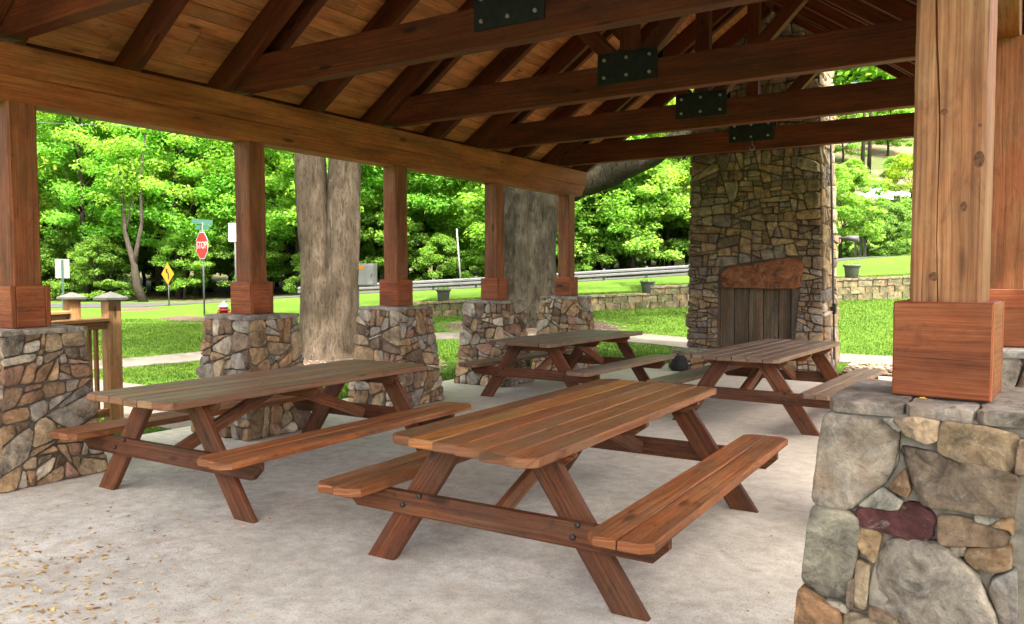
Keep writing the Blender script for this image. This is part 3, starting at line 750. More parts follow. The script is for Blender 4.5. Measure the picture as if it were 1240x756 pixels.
for i, y in enumerate(YS):
    yy = y - 0.03; XR = XRc if i == 0 else XRc + 0.12
    stone_pier((XR, yy, FLOOR(yy)), labR_pier[i], 120 + i, near_front if i == 0 else None, fine=(i == 0), target=0.03 if i == 0 else 0.03)
    pp = timber_post(XR, yy, labR_post[i], (1.02, 1.18, 1.22) if i == 0 else (0.95, 0.9, 0.85), 220 + i, cracked=(i == 0))
    if i == 0: pp.rotation_euler[2] = -0.085
BZ0, BZ1 = 2.79, 3.215
for xc, lab in ((XLc, 'long orange eave beam with a split along it over the lawn-side posts'), (XRc + 0.06, 'long eave beam over the gravel-side posts')):
    e = empty('eave_beam', (xc, 0.9, (BZ0 + BZ1) / 2), lab, 'beam', 'eave beams')
    mid = BZ0 + 0.19
    # two stacked timbers; the lower one ends in a scooped tail
    timber('upper_timber', (0, 0, BZ1 - (BZ0 + BZ1) / 2 - (BZ1 - mid) / 2), (0, 11.22, BZ1 - (BZ0 + BZ1) / 2 - (BZ1 - mid) / 2), 0.212, BZ1 - mid - 0.003, M['beam'], e, bev=0.006, cut1=0.12)
    timber('lower_timber', (0, 0, mid - (BZ0 + BZ1) / 2 - 0.095), (0, 11.1, mid - (BZ0 + BZ1) / 2 - 0.095), 0.207, 0.19, M['beam'], e, bev=0.005, cut1=0.75)

# ------------------------------------------------------------------ trusses and roof
SL = 0.70; ZR = 5.50                          # underside of the rafters: z = ZR - SL*|x - RIDGE|
n_up = Vector((SL, 0, 1)).normalized()
ca = 1 / math.sqrt(1 + SL * SL); RD = 0.25     # rafter depth square to the slope
def chord(name, parent, side, y, w, d, t0=0.0, t1=3.42, mat='truss', color=(1, 1, 1)):
    off = d / 2 / ca
    a = (side * t0, y, ZR - SL * t0 + off); b = (side * t1, y, ZR - SL * t1 + off)
    nrm = (side * SL, 0, 1)
    return timber(name, a, b, w, d, M[mat], parent, up=nrm, color=color, bev=0.006, cut0=-SL if True else 0)
truss_lab = ['roof truss over the stair-railing end, closest to the pavilion front', 'second roof truss from the front, its steel plate over the tables', 'middle roof truss of five', 'fourth roof truss, next before the one by the chimney', 'last roof truss close against the stone chimney with a small hook under its plate']
bolt_me = None
def roof_truss(y, label, hook=False):
    e = empty('roof_truss', (RIDGE, y, 0), label, 'truss', 'timber roof trusses')
    half = XRc - RIDGE + 0.12
    timber('tie_beam', (-half - .03, 0, 3.43), (half + .03, 0, 3.43), 0.135, 0.31, M['truss'], e, bev=0.006, color=(0.95, 0.9, 0.85))
    for s in (-1, 1):
        for k in (-1, 1): chord('rafter', e, s, k * 0.112, 0.085, RD, t1=3.42)
        a = Vector((s * 0.16, 0, 3.64)); b = Vector((s * 1.24, 0, 4.74)); timber('web_strut', a, b, 0.15, 0.11, M['truss'], e, up=(0, 1, 0), bev=0.005)
    timber('king_post', (0, 0, 3.590), (0, 0, 5.5), 0.17, 0.13, M['truss'], e, up=(0, 1, 0), bev=0.006)
    for f in (-1, 1):
        pl = link('gusset_plate', box_mesh('gusset_plate', 0.63, 0.012, 0.30, 0.001), e, (0, f * 0.0755, 3.545), M['steel'])
        for bx in (-0.24, 0, 0.24):
            for bz in (-0.085, 0.085):
                V, F = tube_data([(0, 0, 0), (0, f * 0.016, 0), (0, f * 0.022, 0)], [0.017, 0.017, 0.010], 8)
                link('bolt', mesh('bolt', V, F), pl, (bx, f * 0.006, bz), M['bolt'])
    if hook:
        pts = [(0, 0, 0), (0, 0, -0.07)] + [(0.035 * math.sin(t), 0, -0.105 + 0.035 * math.cos(t)) for t in np.linspace(0, 5.2, 12)]
        o = tube('hook', pts, [0.006] * len(pts), M['bolt'], e, 6); o.location = (0.02, -0.09, 3.41)
    return e
for i, y in enumerate(YS): roof_truss(y, truss_lab[i], i == 4)

roof = empty('pavilion_roof', (RIDGE, 6.5, 3.2), 'gabled plank roof of the pavilion seen from below', 'roof')
RY0, RY1 = 0.75, 12.66; TE = 3.47  # far roof edge carried out to keep the sun off the chimney
zoff = -3.2
def rz(t, up=0.0): return ZR - SL * t + RD / ca + up / ca
# common rafters between the trusses and at the gable ends
rafter_y = [y + 1.0677 for y in YS[:-1]] + [YS[0] - 1.0677, RY0 + 0.07, RY1 - 0.075]
for y in rafter_y:
    for s in (-1, 1):
        o = chord('common_rafter', roof, s, y - 6.5, 0.085, RD - 0.004, t0=0.03, t1=3.42); o.location.z += zoff
rb = timber('ridge_beam', (0, RY0 - 6.5, 5.62 + zoff), (0, RY1 - 6.5, 5.62 + zoff), 0.05, 0.2, M['truss'], roof)
# tongue-and-groove deck boards, each one its own piece
BW = 0.141
nb = int(TE / ca / BW)
board_cache = {}
for s in (-1, 1):
    nrm = Vector((s * SL, 0, 1)).normalized(); dn = Vector((s, 0, -SL)).normalized()
    for i in range(nb):
        t = (i + 0.5) * BW
        cuts = [RY0]; y = RY0 + rng.choice((1.6, 2.4, 3.2, 3.9))
        while y < RY1 - 1.2: cuts.append(y); y += rng.choice((3.0, 3.6, 4.2, 4.9))
        cuts.append(RY1)
        for a, b in zip(cuts[:-1], cuts[1:]):
            L = round(b - a - 0.003, 3)
            me = board_cache.get(L)
            if me is None: me = board_cache[L] = plank_mesh('deck_board', L, BW - 0.004, 0.02, bev=0.004, jit=0.0, seg=9)
            o = link('deck_board', me, roof, None, M['deck'], (1, 1, 1))
            c = Vector((0, (a + b) / 2 - 6.5, ZR + RD / ca + zoff)) + dn * t + nrm * 0.0115
            x = Vector((0, 1, 0)); z = nrm; yv = z.cross(x)
            o.matrix_local = Matrix(((x.x, yv.x, z.x, c.x), (x.y, yv.y, z.y, c.y), (x.z, yv.z, z.z, c.z), (0, 0, 0, 1)))
    # shingle course laid over the boards
    V = []; te = TE
    for yy in (RY0 - 0.06 - 6.5, RY1 + 0.06 - 6.5):
        for t, h in ((0, 0.03), (te + 0.05, 0.03), (te + 0.05, 0.06), (0, 0.06)): V.append((s * t, yy, ZR - SL * t + (RD + h) / ca + zoff))
    link('shingle_layer', mesh('shingle_layer', V, [(0, 1, 2, 3), (7, 6, 5, 4), (0, 4, 5, 1), (1, 5, 6, 2), (2, 6, 7, 3), (3, 7, 4, 0)]), roof, None, M['roof'])
    timber('fascia_board', (s * (TE + 0.02), RY0 - 6.5, rz(TE) - 0.10 + zoff), (s * (TE + 0.02), RY1 - 6.5, rz(TE) - 0.10 + zoff), 0.035, 0.24, M['truss'], roof)

# ------------------------------------------------------------------ fireplace and chimney
FX0, FX1, FY, FD = -4.655, -2.50, 12.80, 1.05
fp = empty('stone_fireplace', ((FX0 + FX1) / 2, FY, FLOOR(FY)), 'tall stone fireplace and chimney with a rust-brown lintel stone and boarded opening', 'fireplace')
fo = Vector(((FX0 + FX1) / 2, FY, FLOOR(FY)))
rf = random.Random(31)
HT, MIDZ, BASEZ = 6.6, 3.45, 0.27
OX0, OX1, OZ1 = -4.16, -2.98, 1.265
TP = 0.012
def fx_l(z): return FX0 + TP * max(0, z - 0.3)
def fx_r(z): return FX1 - 0.035 * max(0, z - 0.3)
PF = [tuple(0.9 * q for q in c) for c in [(0.27, 0.20, 0.12), (0.23, 0.17, 0.105), (0.30, 0.23, 0.14), (0.19, 0.14, 0.095), (0.33, 0.24, 0.13), (0.24, 0.21, 0.17), (0.16, 0.12, 0.085), (0.29, 0.19, 0.10), (0.34, 0.28, 0.19), (0.21, 0.18, 0.15)]]
# core built of blocks round the firebox opening
def fblock(name, x0, x1, y0, y1, z0, z1, mat):
    V = [(x, y, z) for z in (z0, z1) for y in (y0, y1) for x in (x0, x1)]
    o = link(name, mesh(name, [Vector(v) - fo for v in V], [(0, 2, 3, 1), (4, 5, 7, 6), (0, 1, 5, 4), (1, 3, 7, 5), (3, 2, 6, 7), (2, 0, 4, 6)]), fp, None, mat); return o
def fcore(name, x0b, x1b, z0, x0t, x1t, z1):
    V = [(x0b, FY, z0), (x1b, FY, z0), (x1b, FY + FD, z0), (x0b, FY + FD, z0), (x0t, FY, z1), (x1t, FY, z1), (x1t, FY + FD, z1), (x0t, FY + FD, z1)]
    link(name, mesh(name, [Vector(v) - fo for v in V], [(3, 2, 1, 0), (4, 5, 6, 7), (0, 1, 5, 4), (1, 2, 6, 5), (2, 3, 7, 6), (3, 0, 4, 7)]), fp, None, M['gapdark'])
fcore('mortar_core', fx_l(-.1), OX0, -0.12, fx_l(OZ1), OX0, OZ1 + 0.001)
fcore('mortar_core', OX1, fx_r(-.1), -0.12, OX1, fx_r(OZ1), OZ1 + 0.001)
fcore('mortar_core', fx_l(OZ1), fx_r(OZ1), OZ1 + 0.003, fx_l(HT), fx_r(HT), HT)
fblock('firebox_back', OX0 - 0.002 + .004, OX1 - .002, FY + 0.30, FY + FD - 0.02, -0.1, OZ1, M['black'])
for i in range(5):
    w = (OX1 - OX0) / 5
    pm = plank_mesh('firebox_board', 1.02, w - 0.012, 0.03, bev=0.004, jit=0.003, seed=i)
    o = link('firebox_board', pm, fp, Vector((OX0 + w * (i + .5), FY + 0.13 + rf.uniform(0, .012), BASEZ + 0.50)) - fo, M['firedoor']); o.rotation_euler = (0, math.pi / 2, math.pi / 2)
# lintel
lin = [(-4.08, 1.285), (-3.9, 1.262), (-3.6, 1.268), (-3.3, 1.258), (-3.05, 1.268), (-2.93, 1.262), (-2.845, 1.31), (-2.86, 1.42), (-2.80, 1.56), (-2.83, 1.70), (-2.90, 1.765), (-3.15, 1.735), (-3.42, 1.69), (-3.7, 1.64), (-4.02, 1.61), (-4.12, 1.50), (-4.13, 1.38)]
d = stone_data(lin, rf, 0.0, 0.052, True)
Vv = [Vector((u, FY - h, v)) for u, v, h in d[0]]; cc = Vector((-3.5, FY, 1.48))
me = mesh('lintel_stone', [q - cc for q in Vv], d[1], True); me.materials.append(M['stone'])
tag(link('lintel_stone', me, fp, cc - fo, None, (0.25, 0.10, 0.045)), label='long rust-brown lintel stone')
front = lambda u, v, h: Vector((fx_l(v) + (fx_r(v) - fx_l(v)) * (u - FX0) / (FX1 - FX0), FY - h, v))
plain = lambda u, v, h: Vector((u, FY - h, v))
polys = []
for reg in ([(FX0, 0.0), (OX0, 0.0), (OX0, 1.27), (-4.14, 1.62), (FX0, 1.60)], [(OX1, 0.0), (FX1, 0.0), (FX1, 1.77), (-2.80, 1.77), (-2.84, 1.27), (OX1, 1.27)][:5]):
    split(reg, 0.026, rf, 0.2, 1.35, polys)
split([(FX0, 1.60), (-4.06, 1.62), (-2.86, 1.775), (FX1, 1.78), (FX1, MIDZ), (FX0, MIDZ)], 0.036, rf, 0.2, 1.35, polys)
stone_face(polys, front, fp, rf, 0.006, 0.022, 0.055, pal=PF, origin=fo)
# seen side wall
sidef = lambda u, v, h: Vector((fx_r(v) + h, FY - 0.03 + u, v))
polys = []; split([(0, 0), (FD + 0.03, 0), (FD + 0.03, MIDZ), (0, MIDZ)], 0.05, rf, 0.10, 1.2, polys)
stone_face(polys, sidef, fp, rf, 0.006, 0.015, 0.05, pal=PF + [(0.40, 0.34, 0.25)], origin=fo)
J = ([], [])
for fn, a, b, z0, z1 in ((front, FX0, FX1, MIDZ, HT), (sidef, 0, FD, MIDZ, HT), (lambda u, v, h: Vector((fx_l(v) - h, FY + FD - u, v)), 0, FD, 0, HT), (lambda u, v, h: Vector((fx_r(v) + (fx_l(v) - fx_r(v)) * u, FY + FD + h, v)), 0, 1, 0, HT)):
    polys = []; split([(a, z0), (b, z0), (b, z1), (a, z1)], 0.045 if b != 1 else 0.02, rf, 0.11, 1.3 if b != 1 else 0.6, polys); stone_face(polys, fn, None, rf, 0.006, 0.02, 0.05, join=J)
me = mesh('upper_stones', [q - fo for q in J[0]], J[1]); me.materials.append(M['stone'])
tag(link('upper_stones', me, fp, (0, 0, 0), None, (0.27, 0.20, 0.13)), kind='stuff')
# raised hearth
hx0, hx1, hy0 = -4.83, -2.38, 12.33
fblock('hearth_core', hx0 + .05, hx1 - .05, hy0 + .05, FY - 0.001, -0.12, 0.205, M['gapdark'])
polys = []; split([(hx0 + .03, -0.08), (hx1 - .03, -0.08), (hx1 - .03, 0.205), (hx0 + .03, 0.205)], 0.03, rf, 0.1, 1.6, polys)
stone_face(polys, lambda u, v, h: Vector((u, hy0 + .05 - h, v)), fp, rf, 0.006, 0.02, 0.05, pal=PAL, origin=fo)
polys = []; split([(0, -0.08), (0.44, -0.08), (0.44, 0.205), (0, 0.205)], 0.03, rf, 0.1, 1.3, polys)
stone_face(polys, lambda u, v, h: Vector((hx1 - .05 + h, hy0 + .03 + u, v)), fp, rf, 0.006, 0.02, 0.05, pal=PAL, origin=fo)
stone_face([[(-q[0], q[1]) for q in p][::-1] for p in polys], lambda u, v, h: Vector((hx0 + .05 - h, hy0 + .03 - u, v)), fp, rf, 0.006, 0.02, 0.05, pal=PAL, origin=fo)
polys = []; split([(hx0, hy0), (hx1, hy0), (hx1, FY - 0.06), (hx0, FY - 0.06)], 0.22, rf, 0.08, 2.0, polys)
for pl in polys:
    d = stone_data(pl, rf, 0.005, 0.065, False)
    if not d: continue
    c = Vector((d[2][0], d[2][1], 0.21)); me = mesh('hearth_slab', [Vector((u, v, 0.21 + max(-.005, min(h, 0.068)))) - c for u, v, h in d[0]], d[1]); me.materials.append(M['stone'])
    link('hearth_slab', me, fp, c - fo, None, [x * rf.uniform(.85, 1.1) for x in (0.30, 0.245, 0.18)])
# conduit, junction box and floodlight on the side wall
cx_ = lambda z: fx_r(z) + 0.075
tube('conduit', [Vector((cx_(z), FY + 0.42, z)) - fo for z in (0.15, 0.9, 1.6, 2.4, 3.4, 4.2)], [0.016] * 6, M['cable'], fp, 8)
link('junction_box', box_mesh('junction_box', 0.07, 0.10, 0.16), fp, Vector((cx_(.9), FY + 0.42, 0.95)) - fo, M['steel'])
lamp_e = Vector((fx_r(2.0) + 0.06, FY + FD - 0.12, 2.07))
tube('floodlight', [lamp_e - fo, lamp_e + Vector((.12, 0.02, .0)) - fo, lamp_e + Vector((.14, .02, 0)) - fo, lamp_e + Vector((.30, .05, -.02)) - fo, lamp_e + Vector((.31, .05, -.02)) - fo], [0.015, 0.02, 0.04, 0.055, 0.04], M['galv'], fp, 12)

# black lump, built as a small bag, beside the hearth
d = tube_data([(0, 0, 0.0), (0, 0, .04), (0.01, 0, .13), (0.02, .01, .21), (.02, .01, .25)], [.11, .14, .135, .10, .05], 12, jit=.08, flute=.1, seed=4)
bl = link('black_bag', mesh('black_bag', d[0], d[1], True), None, on_z(822, 449, -0.075), M['rubber'])
tag(bl, 'small black sack slumped beside the end of the stone hearth', 'bag')

# ------------------------------------------------------------------ picnic tables
def picnic_table(x, y, a, label, topmat, seed, top_color=None, L=2.576, fs=1.62, o_=0.34, skew=0.0, dz=0.0, bench=None, bcol=(1.3, 1.3, 1.25)):
    r = random.Random(seed)
    e = empty('picnic_table', (x, y, FLOOR(y) + dz), label, 'picnic table', 'picnic tables', a)
    e.rotation_euler = (-0.0089, 0, a)
    pw, g, T = 0.1395, 0.009, 0.045; ZT, ZS = 0.7464, 0.4437
    def plank(name, u, v0, v1, ztop, w, mat, color, ch):
        me = plank_mesh(name, v1 - v0, w, T, ch, 0.006, 0.0022, 0.16, r.random())
        p = link(name, me, e, (u, (v0 + v1) / 2, ztop - T / 2), mat, color); p.rotation_euler = (0, r.gauss(0, .0006), math.pi / 2 + r.gauss(0, 0.0008)); return p
    c = 0.045
    for i in range(6):
        u = (i - 2.5) * (pw + g); k = u / 0.4
        ch = (c, c, 0, 0) if i == 5 else (0, 0, c, c) if i == 0 else (0, 0, 0, 0)
        cl = top_color[i] if top_color else (1, 1, 1)
        plank('tabletop_plank', u, -L / 2 - skew * k + r.uniform(-.006, .006), L / 2 + r.uniform(-.008, .008), ZT + r.uniform(-.002, .002), pw, topmat, cl, ch)
    bm = M['table']
    for s in (-1, 1):
        for k in (0, 1):
            u = s * (0.706 + k * 0.151)
            ch = ((c, c, 0, 0) if s * (k - .5) > 0 else (0, 0, c, c))
            plank('bench_plank', u, -L / 2 + .02 + r.uniform(-.008, .008), L / 2 - .02, ZS, 0.146, bench or bm, bcol, ch)
    for end in (-1, 1):
        v = end * (L / 2 - o_)
        for s in (-1, 1):
            wl = 0.178; x0 = fs / 2; zt = ZT - T - 0.001; x1 = x0 - 0.69 * zt
            pts = [(s * x0, 0), (s * (x0 - wl), 0), (s * (x1 - wl), zt), (s * x1, zt)]
            t = 0.042; V = []; b = 0.004
            cxm = sum(p[0] for p in pts) / 4; czm = zt / 2
            for yy, k in ((-t / 2, b), (-t / 2 + b, 0), (t / 2 - b, 0), (t / 2, b)):
                for px, pz in pts: V.append((px - math.copysign(k, px - (x0 + x1 - wl) / 2 * s - (0.5 - pz / zt) * 0.69 * zt * s), yy, pz))
            F = [(l * 4 + i, l * 4 + (i + 1) % 4, l * 4 + 4 + (i + 1) % 4, l * 4 + 4 + i) for l in range(3) for i in range(4)] + [(3, 2, 1, 0), (12, 13, 14, 15)]
            if s < 0: pass
            else: F = [f[::-1] for f in F]
            ax = Vector((-s * 0.69, 0, 1)).normalized(); ay = Vector((1 * ax.z, 0, -ax.x))
            uv = [[(Vector(V[q]).dot(ax), Vector(V[q]).dot(ay) + V[q][1]) for q in f] for f in F]
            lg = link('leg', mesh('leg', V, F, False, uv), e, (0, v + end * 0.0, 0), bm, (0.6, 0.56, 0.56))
            for zz in (0.33, 0.39):
                d_ = tube_data([(0, 0, 0), (0, end * 0.012, 0), (0, end * 0.016, 0)], [0.014, 0.014, 0.007], 8)
                link('bolt', mesh('bolt', *d_), lg, (s * (x0 - wl / 2 - 0.69 * zz) + (zz - .36) * 1.1, end * 0.064, zz), M['darkbolt'])
        # seat support across the outer side of the legs, ends sloped under
        zt = ZS - T - 0.001; zb = zt - 0.118; hw = 0.915
        pts = [(-hw, zt), (-hw, zt - .05), (-hw + .07, zb), (hw - .07, zb), (hw, zt - .05), (hw, zt)]
        n = 6; vv = v + end * (0.0425); V = [(px, -.021, pz) for px, pz in pts] + [(px, .021, pz) for px, pz in pts]
        F = [tuple(range(n)), tuple(reversed(range(n, 2 * n)))] + [(i, n + i, n + (i + 1) % n, (i + 1) % n) for i in range(n)]
        uv = [[(V[q][0], V[q][2] + V[q][1]) for q in f] for f in F]
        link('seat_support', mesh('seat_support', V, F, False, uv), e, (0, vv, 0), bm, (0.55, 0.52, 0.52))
        # cleat under the top on the inner side
        zt = ZT - T - .001; pts = [(-.42, zt), (-.42, zt - .03), (-.34, zt - .088), (.34, zt - .088), (.42, zt - .03), (.42, zt)]
        V = [(px, -.02, pz) for px, pz in pts] + [(px, .02, pz) for px, pz in pts]; uv = [[(V[q][0], V[q][2] + V[q][1]) for q in f] for f in F]
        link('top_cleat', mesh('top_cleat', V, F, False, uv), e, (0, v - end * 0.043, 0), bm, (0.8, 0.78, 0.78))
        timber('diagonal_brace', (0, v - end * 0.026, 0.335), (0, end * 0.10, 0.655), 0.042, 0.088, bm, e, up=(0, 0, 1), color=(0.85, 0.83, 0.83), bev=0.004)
    V = [(px, -.02, pz) for px, pz in pts] + [(px, .02, pz) for px, pz in pts]
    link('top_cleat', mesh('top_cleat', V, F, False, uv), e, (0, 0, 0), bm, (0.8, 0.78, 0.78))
    return e
picnic_table(-2.17, 4.152, 0.024, 'picnic table with one bright orange plank in its six-plank worn top', M['tabletop'], 1, [(0.85, 0.78, 0.75), (1.6, 1.45, 0.95), (0.88, 0.82, 0.78), (1.0, 0.95, 0.88), (0.95, 0.95, 0.9), (0.9, 0.86, 0.82)], skew=0.055)
picnic_table(-4.746, 4.136, 0.023, 'brown picnic table alongside the stone pier and stair railing', M['greytop'], 2, [(1.3, 1.1, 0.85), (1.1, .95, .8), (1.3, 1.12, .9), (1.0, .95, .85), (1.35, 1.15, .9), (1.1, .9, .75)])
picnic_table(-4.93, 9.16, -0.025, 'weathered picnic table in front of the two far piers, left of the hearth', M['greytop'], 3, [(0.92, 0.88, 0.85)] * 6, bench=M['greytop'], bcol=(1, .95, .9), fs=1.60, o_=0.38)
picnic_table(-2.28, 8.89, -0.04, 'weathered picnic table toned grey for sky sheen, standing before the fireplace opening', M['greytop'], 4, [(1.0, 0.98, 0.98)] * 6, bench=M['greytop'], bcol=(1.05, 1, 1), fs=1.52, o_=0.36)

# ------------------------------------------------------------------ stair railing by the first pier
def newel(p, label, h=1.28):
    e = empty('railing_post', p, label, 'railing post', 'railing posts')
    t = link('shaft', timber_mesh('shaft', h, 0.14, 0.14, 0.006, 0.001, 0.4, 3), e, (0, 0, 0), M['rail']); t.rotation_euler = (0, -math.pi / 2, 0)
    V = []
    for hw, z in ((0.09, h - 0.01), (0.12, h + 0.0), (0.12, h + 0.022), (0.0, h + 0.085)):
        V += [(-hw, -hw, z), (hw, -hw, z), (hw, hw, z), (-hw, hw, z)] if hw else [(0, 0, z)]
    F = [(l * 4 + i, l * 4 + (i + 1) % 4, l * 4 + 4 + (i + 1) % 4, l * 4 + 4 + i) for l in range(2) for i in range(4)] + [(8 + i, 8 + (i + 1) % 4, 12) for i in range(4)] + [(3, 2, 1, 0)]
    link('pyramid_cap', mesh('pyramid_cap', V, F), e, (0, 0, 0), M['cap'])
    return e
P1 = Vector((-7.93, 4.70, -0.1)); P2 = Vector((-9.70, 5.26, -0.1))
newel(P1, 'railing post with a grey pyramid cap at the end of the balustrade', 1.36)
newel(P2, 'railing post with a pyramid cap standing behind the balustrade', 1.32)
q0 = Vector((-7.50, 3.15, 0)); q1 = Vector((P1.x, P1.y, 0))
dirr = (q1 - q0).normalized(); q1 = q1 - dirr * 0.085
br = empty('balustrade', q0 + Vector((0, 0, -0.1)), 'low wooden balustrade with thin balusters beside the corner pier', 'railing')
L_ = (q1 - q0).length; br.rotation_euler = (0, 0, math.atan2(dirr.y, dirr.x))
timber('top_rail', (0, 0, 1.16), (L_, 0, 1.16), 0.14, 0.04, M['rail'], br)
timber('sub_rail', (0, 0, 1.10), (L_, 0, 1.10), 0.04, 0.075, M['rail'], br)
timber('bottom_rail', (0, 0, 0.20), (L_, 0, 0.20), 0.04, 0.085, M['rail'], br)
timber('end_post', (0.05, 0, 0.0), (0.05, 0, 1.06), 0.09, 0.09, M['rail'], br, up=(0, 1, 0))
for i in range(1, 18):
    o = timber('baluster', (L_ * i / 18, 0.0395, 0.2), (L_ * i / 18, 0.0395, 1.135), 0.036, 0.036, M['rail'], br, up=(0, 1, 0), bev=.003)
q2 = Vector((-9.27, 3.7, 0))
d2 = (Vector((P2.x, P2.y, 0)) - q2); L2 = d2.length - 0.085
b2 = empty('balustrade', q2 + Vector((0, 0, -0.1)), 'balustrade on the far side of the entrance path, mostly hidden by the corner pier', 'railing'); b2.rotation_euler = (0, 0, math.atan2(d2.y, d2.x))
timber('top_rail', (0, 0, 1.16), (L2, 0, 1.16), 0.14, 0.04, M['rail'], b2); timber('bottom_rail', (0, 0, 0.20), (L2, 0, 0.20), 0.04, 0.085, M['rail'], b2)
timber('sub_rail', (0, 0, 1.10), (L2, 0, 1.10), 0.04, 0.075, M['rail'], b2)
for i in range(0, 12): timber('baluster', (L2 * (i + .3) / 12, 0.0395, 0.0 if i == 0 else 0.2), (L2 * (i + .3) / 12, 0.0395, 1.135), 0.036, 0.036, M['rail'], b2, up=(0, 1, 0), bev=.003)

# ------------------------------------------------------------------ retaining wall of split-face blocks with planters on it
M['block'] = stonemat('split_face_block', 1.0)
wall = empty('retaining_wall', sd(6, WD, 0.4), 'low stepped retaining wall of mossy tan concrete blocks', 'wall')
wall.rotation_euler = (0, 0, YAW); wr = random.Random(9)
blk = []
for k in range(4):
    sx, sy, sz = 0.438, 0.26, 0.196; V = []
    for yy in (-sy / 2, sy / 2):
        for zz in (-sz / 2, sz / 2):
            for xx in (-sx / 2, -sx / 2 + .02, 0, sx / 2 - .02, sx / 2):
                bulge = (-0.02 - wr.uniform(0, .012) if abs(xx) < sx / 2 - .01 else 0) if yy < 0 else 0
                V.append((xx, yy + bulge, zz))
    F = [(i, i + 1, 5 + i + 1, 5 + i) for i in range(4)] + [(10 + i + 1, 10 + i, 15 + i, 15 + i + 1) for i in range(4)] + [(5 + i, 5 + i + 1, 15 + i + 1, 15 + i) for i in range(4)] + [(i + 1, i, 10 + i, 10 + i + 1) for i in range(4)] + [(0, 5, 15, 10), (4, 14, 19, 9)]
    me = mesh('block', V, F); me.materials.append(M['block']); blk.append(me)
me_cap = box_mesh('cap_block', 0.438, 0.33, 0.07, 0.006); me_cap.materials.append(M['block'])
count = 0
i = 0; s = -5.2
while s < 16.0:
    sc = s + 0.22; hgt = wall_h(sc); base = RS(sc) - 0.02; nC = max(1, round((hgt - .07) / 0.2))
    top = RS(sc) + hgt
    for c in range(nC):
        zc = top - 0.07 - 0.2 * c - 0.1
        j = wr.uniform(0.8, 1.2); o = link('block', wr.choice(blk), wall, (sc - 6 + (0.22 if (nC - 1 - c) % 2 else 0), wr.uniform(-.008, .008), zc - 0.4), None, [v * j for v in wr.choice(((0.085, 0.08, 0.04), (0.11, 0.098, 0.055), (0.065, 0.068, 0.03)))])
        count += 1
    o = link('cap_block', me_cap, wall, (sc - 6, -0.01, top - 0.035 - 0.4), None, [v * wr.uniform(.9, 1.1) for v in (0.13, 0.12, 0.075)])
    s += 0.445

def planter(px, s_, label, scale=1.0):
    D = WD; s = s_; z = RS(s) + wall_h(s)
    e = empty('planter', sd(s, D, z), label, 'planter', 'planters on the retaining wall')
    lathe('pot', [(0.15 * scale, 0), (0.165 * scale, 0.01), (0.19 * scale, 0.26 * scale), (0.215 * scale, 0.30 * scale), (0.235 * scale, 0.31 * scale), (0.235 * scale, 0.36 * scale), (0.20 * scale, 0.36 * scale), (0.195 * scale, 0.31 * scale), (0.02, 0.305 * scale)], M['pot'], e, 20)
    r = random.Random(px); V = []; F = []
    for k in range(90):
        a = r.uniform(0, 6.28); q = r.uniform(0, .19) * scale; p = Vector((q * math.cos(a), q * math.sin(a), .30 * scale + r.uniform(.0, .11))); d = Vector((r.gauss(0, 1), r.gauss(0, 1), r.uniform(.2, 1.3))).normalized() * .045; n = d.cross(Vector((r.gauss(0, 1), r.gauss(0, 1), r.gauss(0, 1)))).normalized() * .022
        b = len(V); V += [p - d, p + n, p + d, p - n]; F.append((b, b + 1, b + 2, b + 3))
    link('leaves', mesh('leaves', V, F), e, None, M['leaf'])
planter(784, (784 - 620) / FPX * WD, 'grey planter with small plants on the step of the retaining wall, left of the chimney')
planter(1030, (1031 - 620) / FPX * WD, 'grey-green planter on the wall on the chimney side opposite the white car', 1.12)
planter(537, (537 - 620) / FPX * WD, 'grey planter on the low wall end between two posts near the meter box')

# ------------------------------------------------------------------ guardrail
gr = empty('guardrail', gpoint(0, 35.3), 'galvanised guardrail running along the road behind the lawn', 'guardrail')
g0 = gr.location.copy(); V = []; F = []
prof = [(0.0, 0.16), (0.05, 0.20), (0.05, 0.27), (0.0, 0.31), (0.05, 0.35), (0.05, 0.42), (0.0, 0.46)]
svals = list(np.arange(-9.5, 12.6, 0.75))
for s in svals:
    b = gpoint(float(s), 35.3)
    for o_, z in prof: V.append(b - FW0 * o_ + Vector((0, 0, z)) - g0)
    for o_, z in reversed(prof): V.append(b - FW0 * (o_ - 0.012) + Vector((0, 0, z)) - g0)
k = 14
for i in range(len(svals) - 1):
    for j in range(k): F.append((i * k + j, (i + 1) * k + j, (i + 1) * k + (j + 1) % k, i * k + (j + 1) % k))
link('rail', mesh('rail', V, F, False), gr, None, M['galv'])
for s in np.arange(-9.2, 12.5, 1.9):
    b = gpoint(float(s), 35.45); o = link('post', box_mesh('post', 0.1, 0.15, 0.75), gr, b + Vector((0, 0, 0.15)) - g0, M['galv']); o.rotation_euler = (0, 0, YAW)

# ------------------------------------------------------------------ signs, hydrant, meter box, poles, cables
def sign_base(px, py, D, name, label, cat, rz, zfix=True):
    p = at_depth(px, py, D); s, dd = to_sd(p.x, p.y); g = ground(p.x, p.y)
    return empty(name, (p.x, p.y, g), label, cat, None, rz), p.z - g
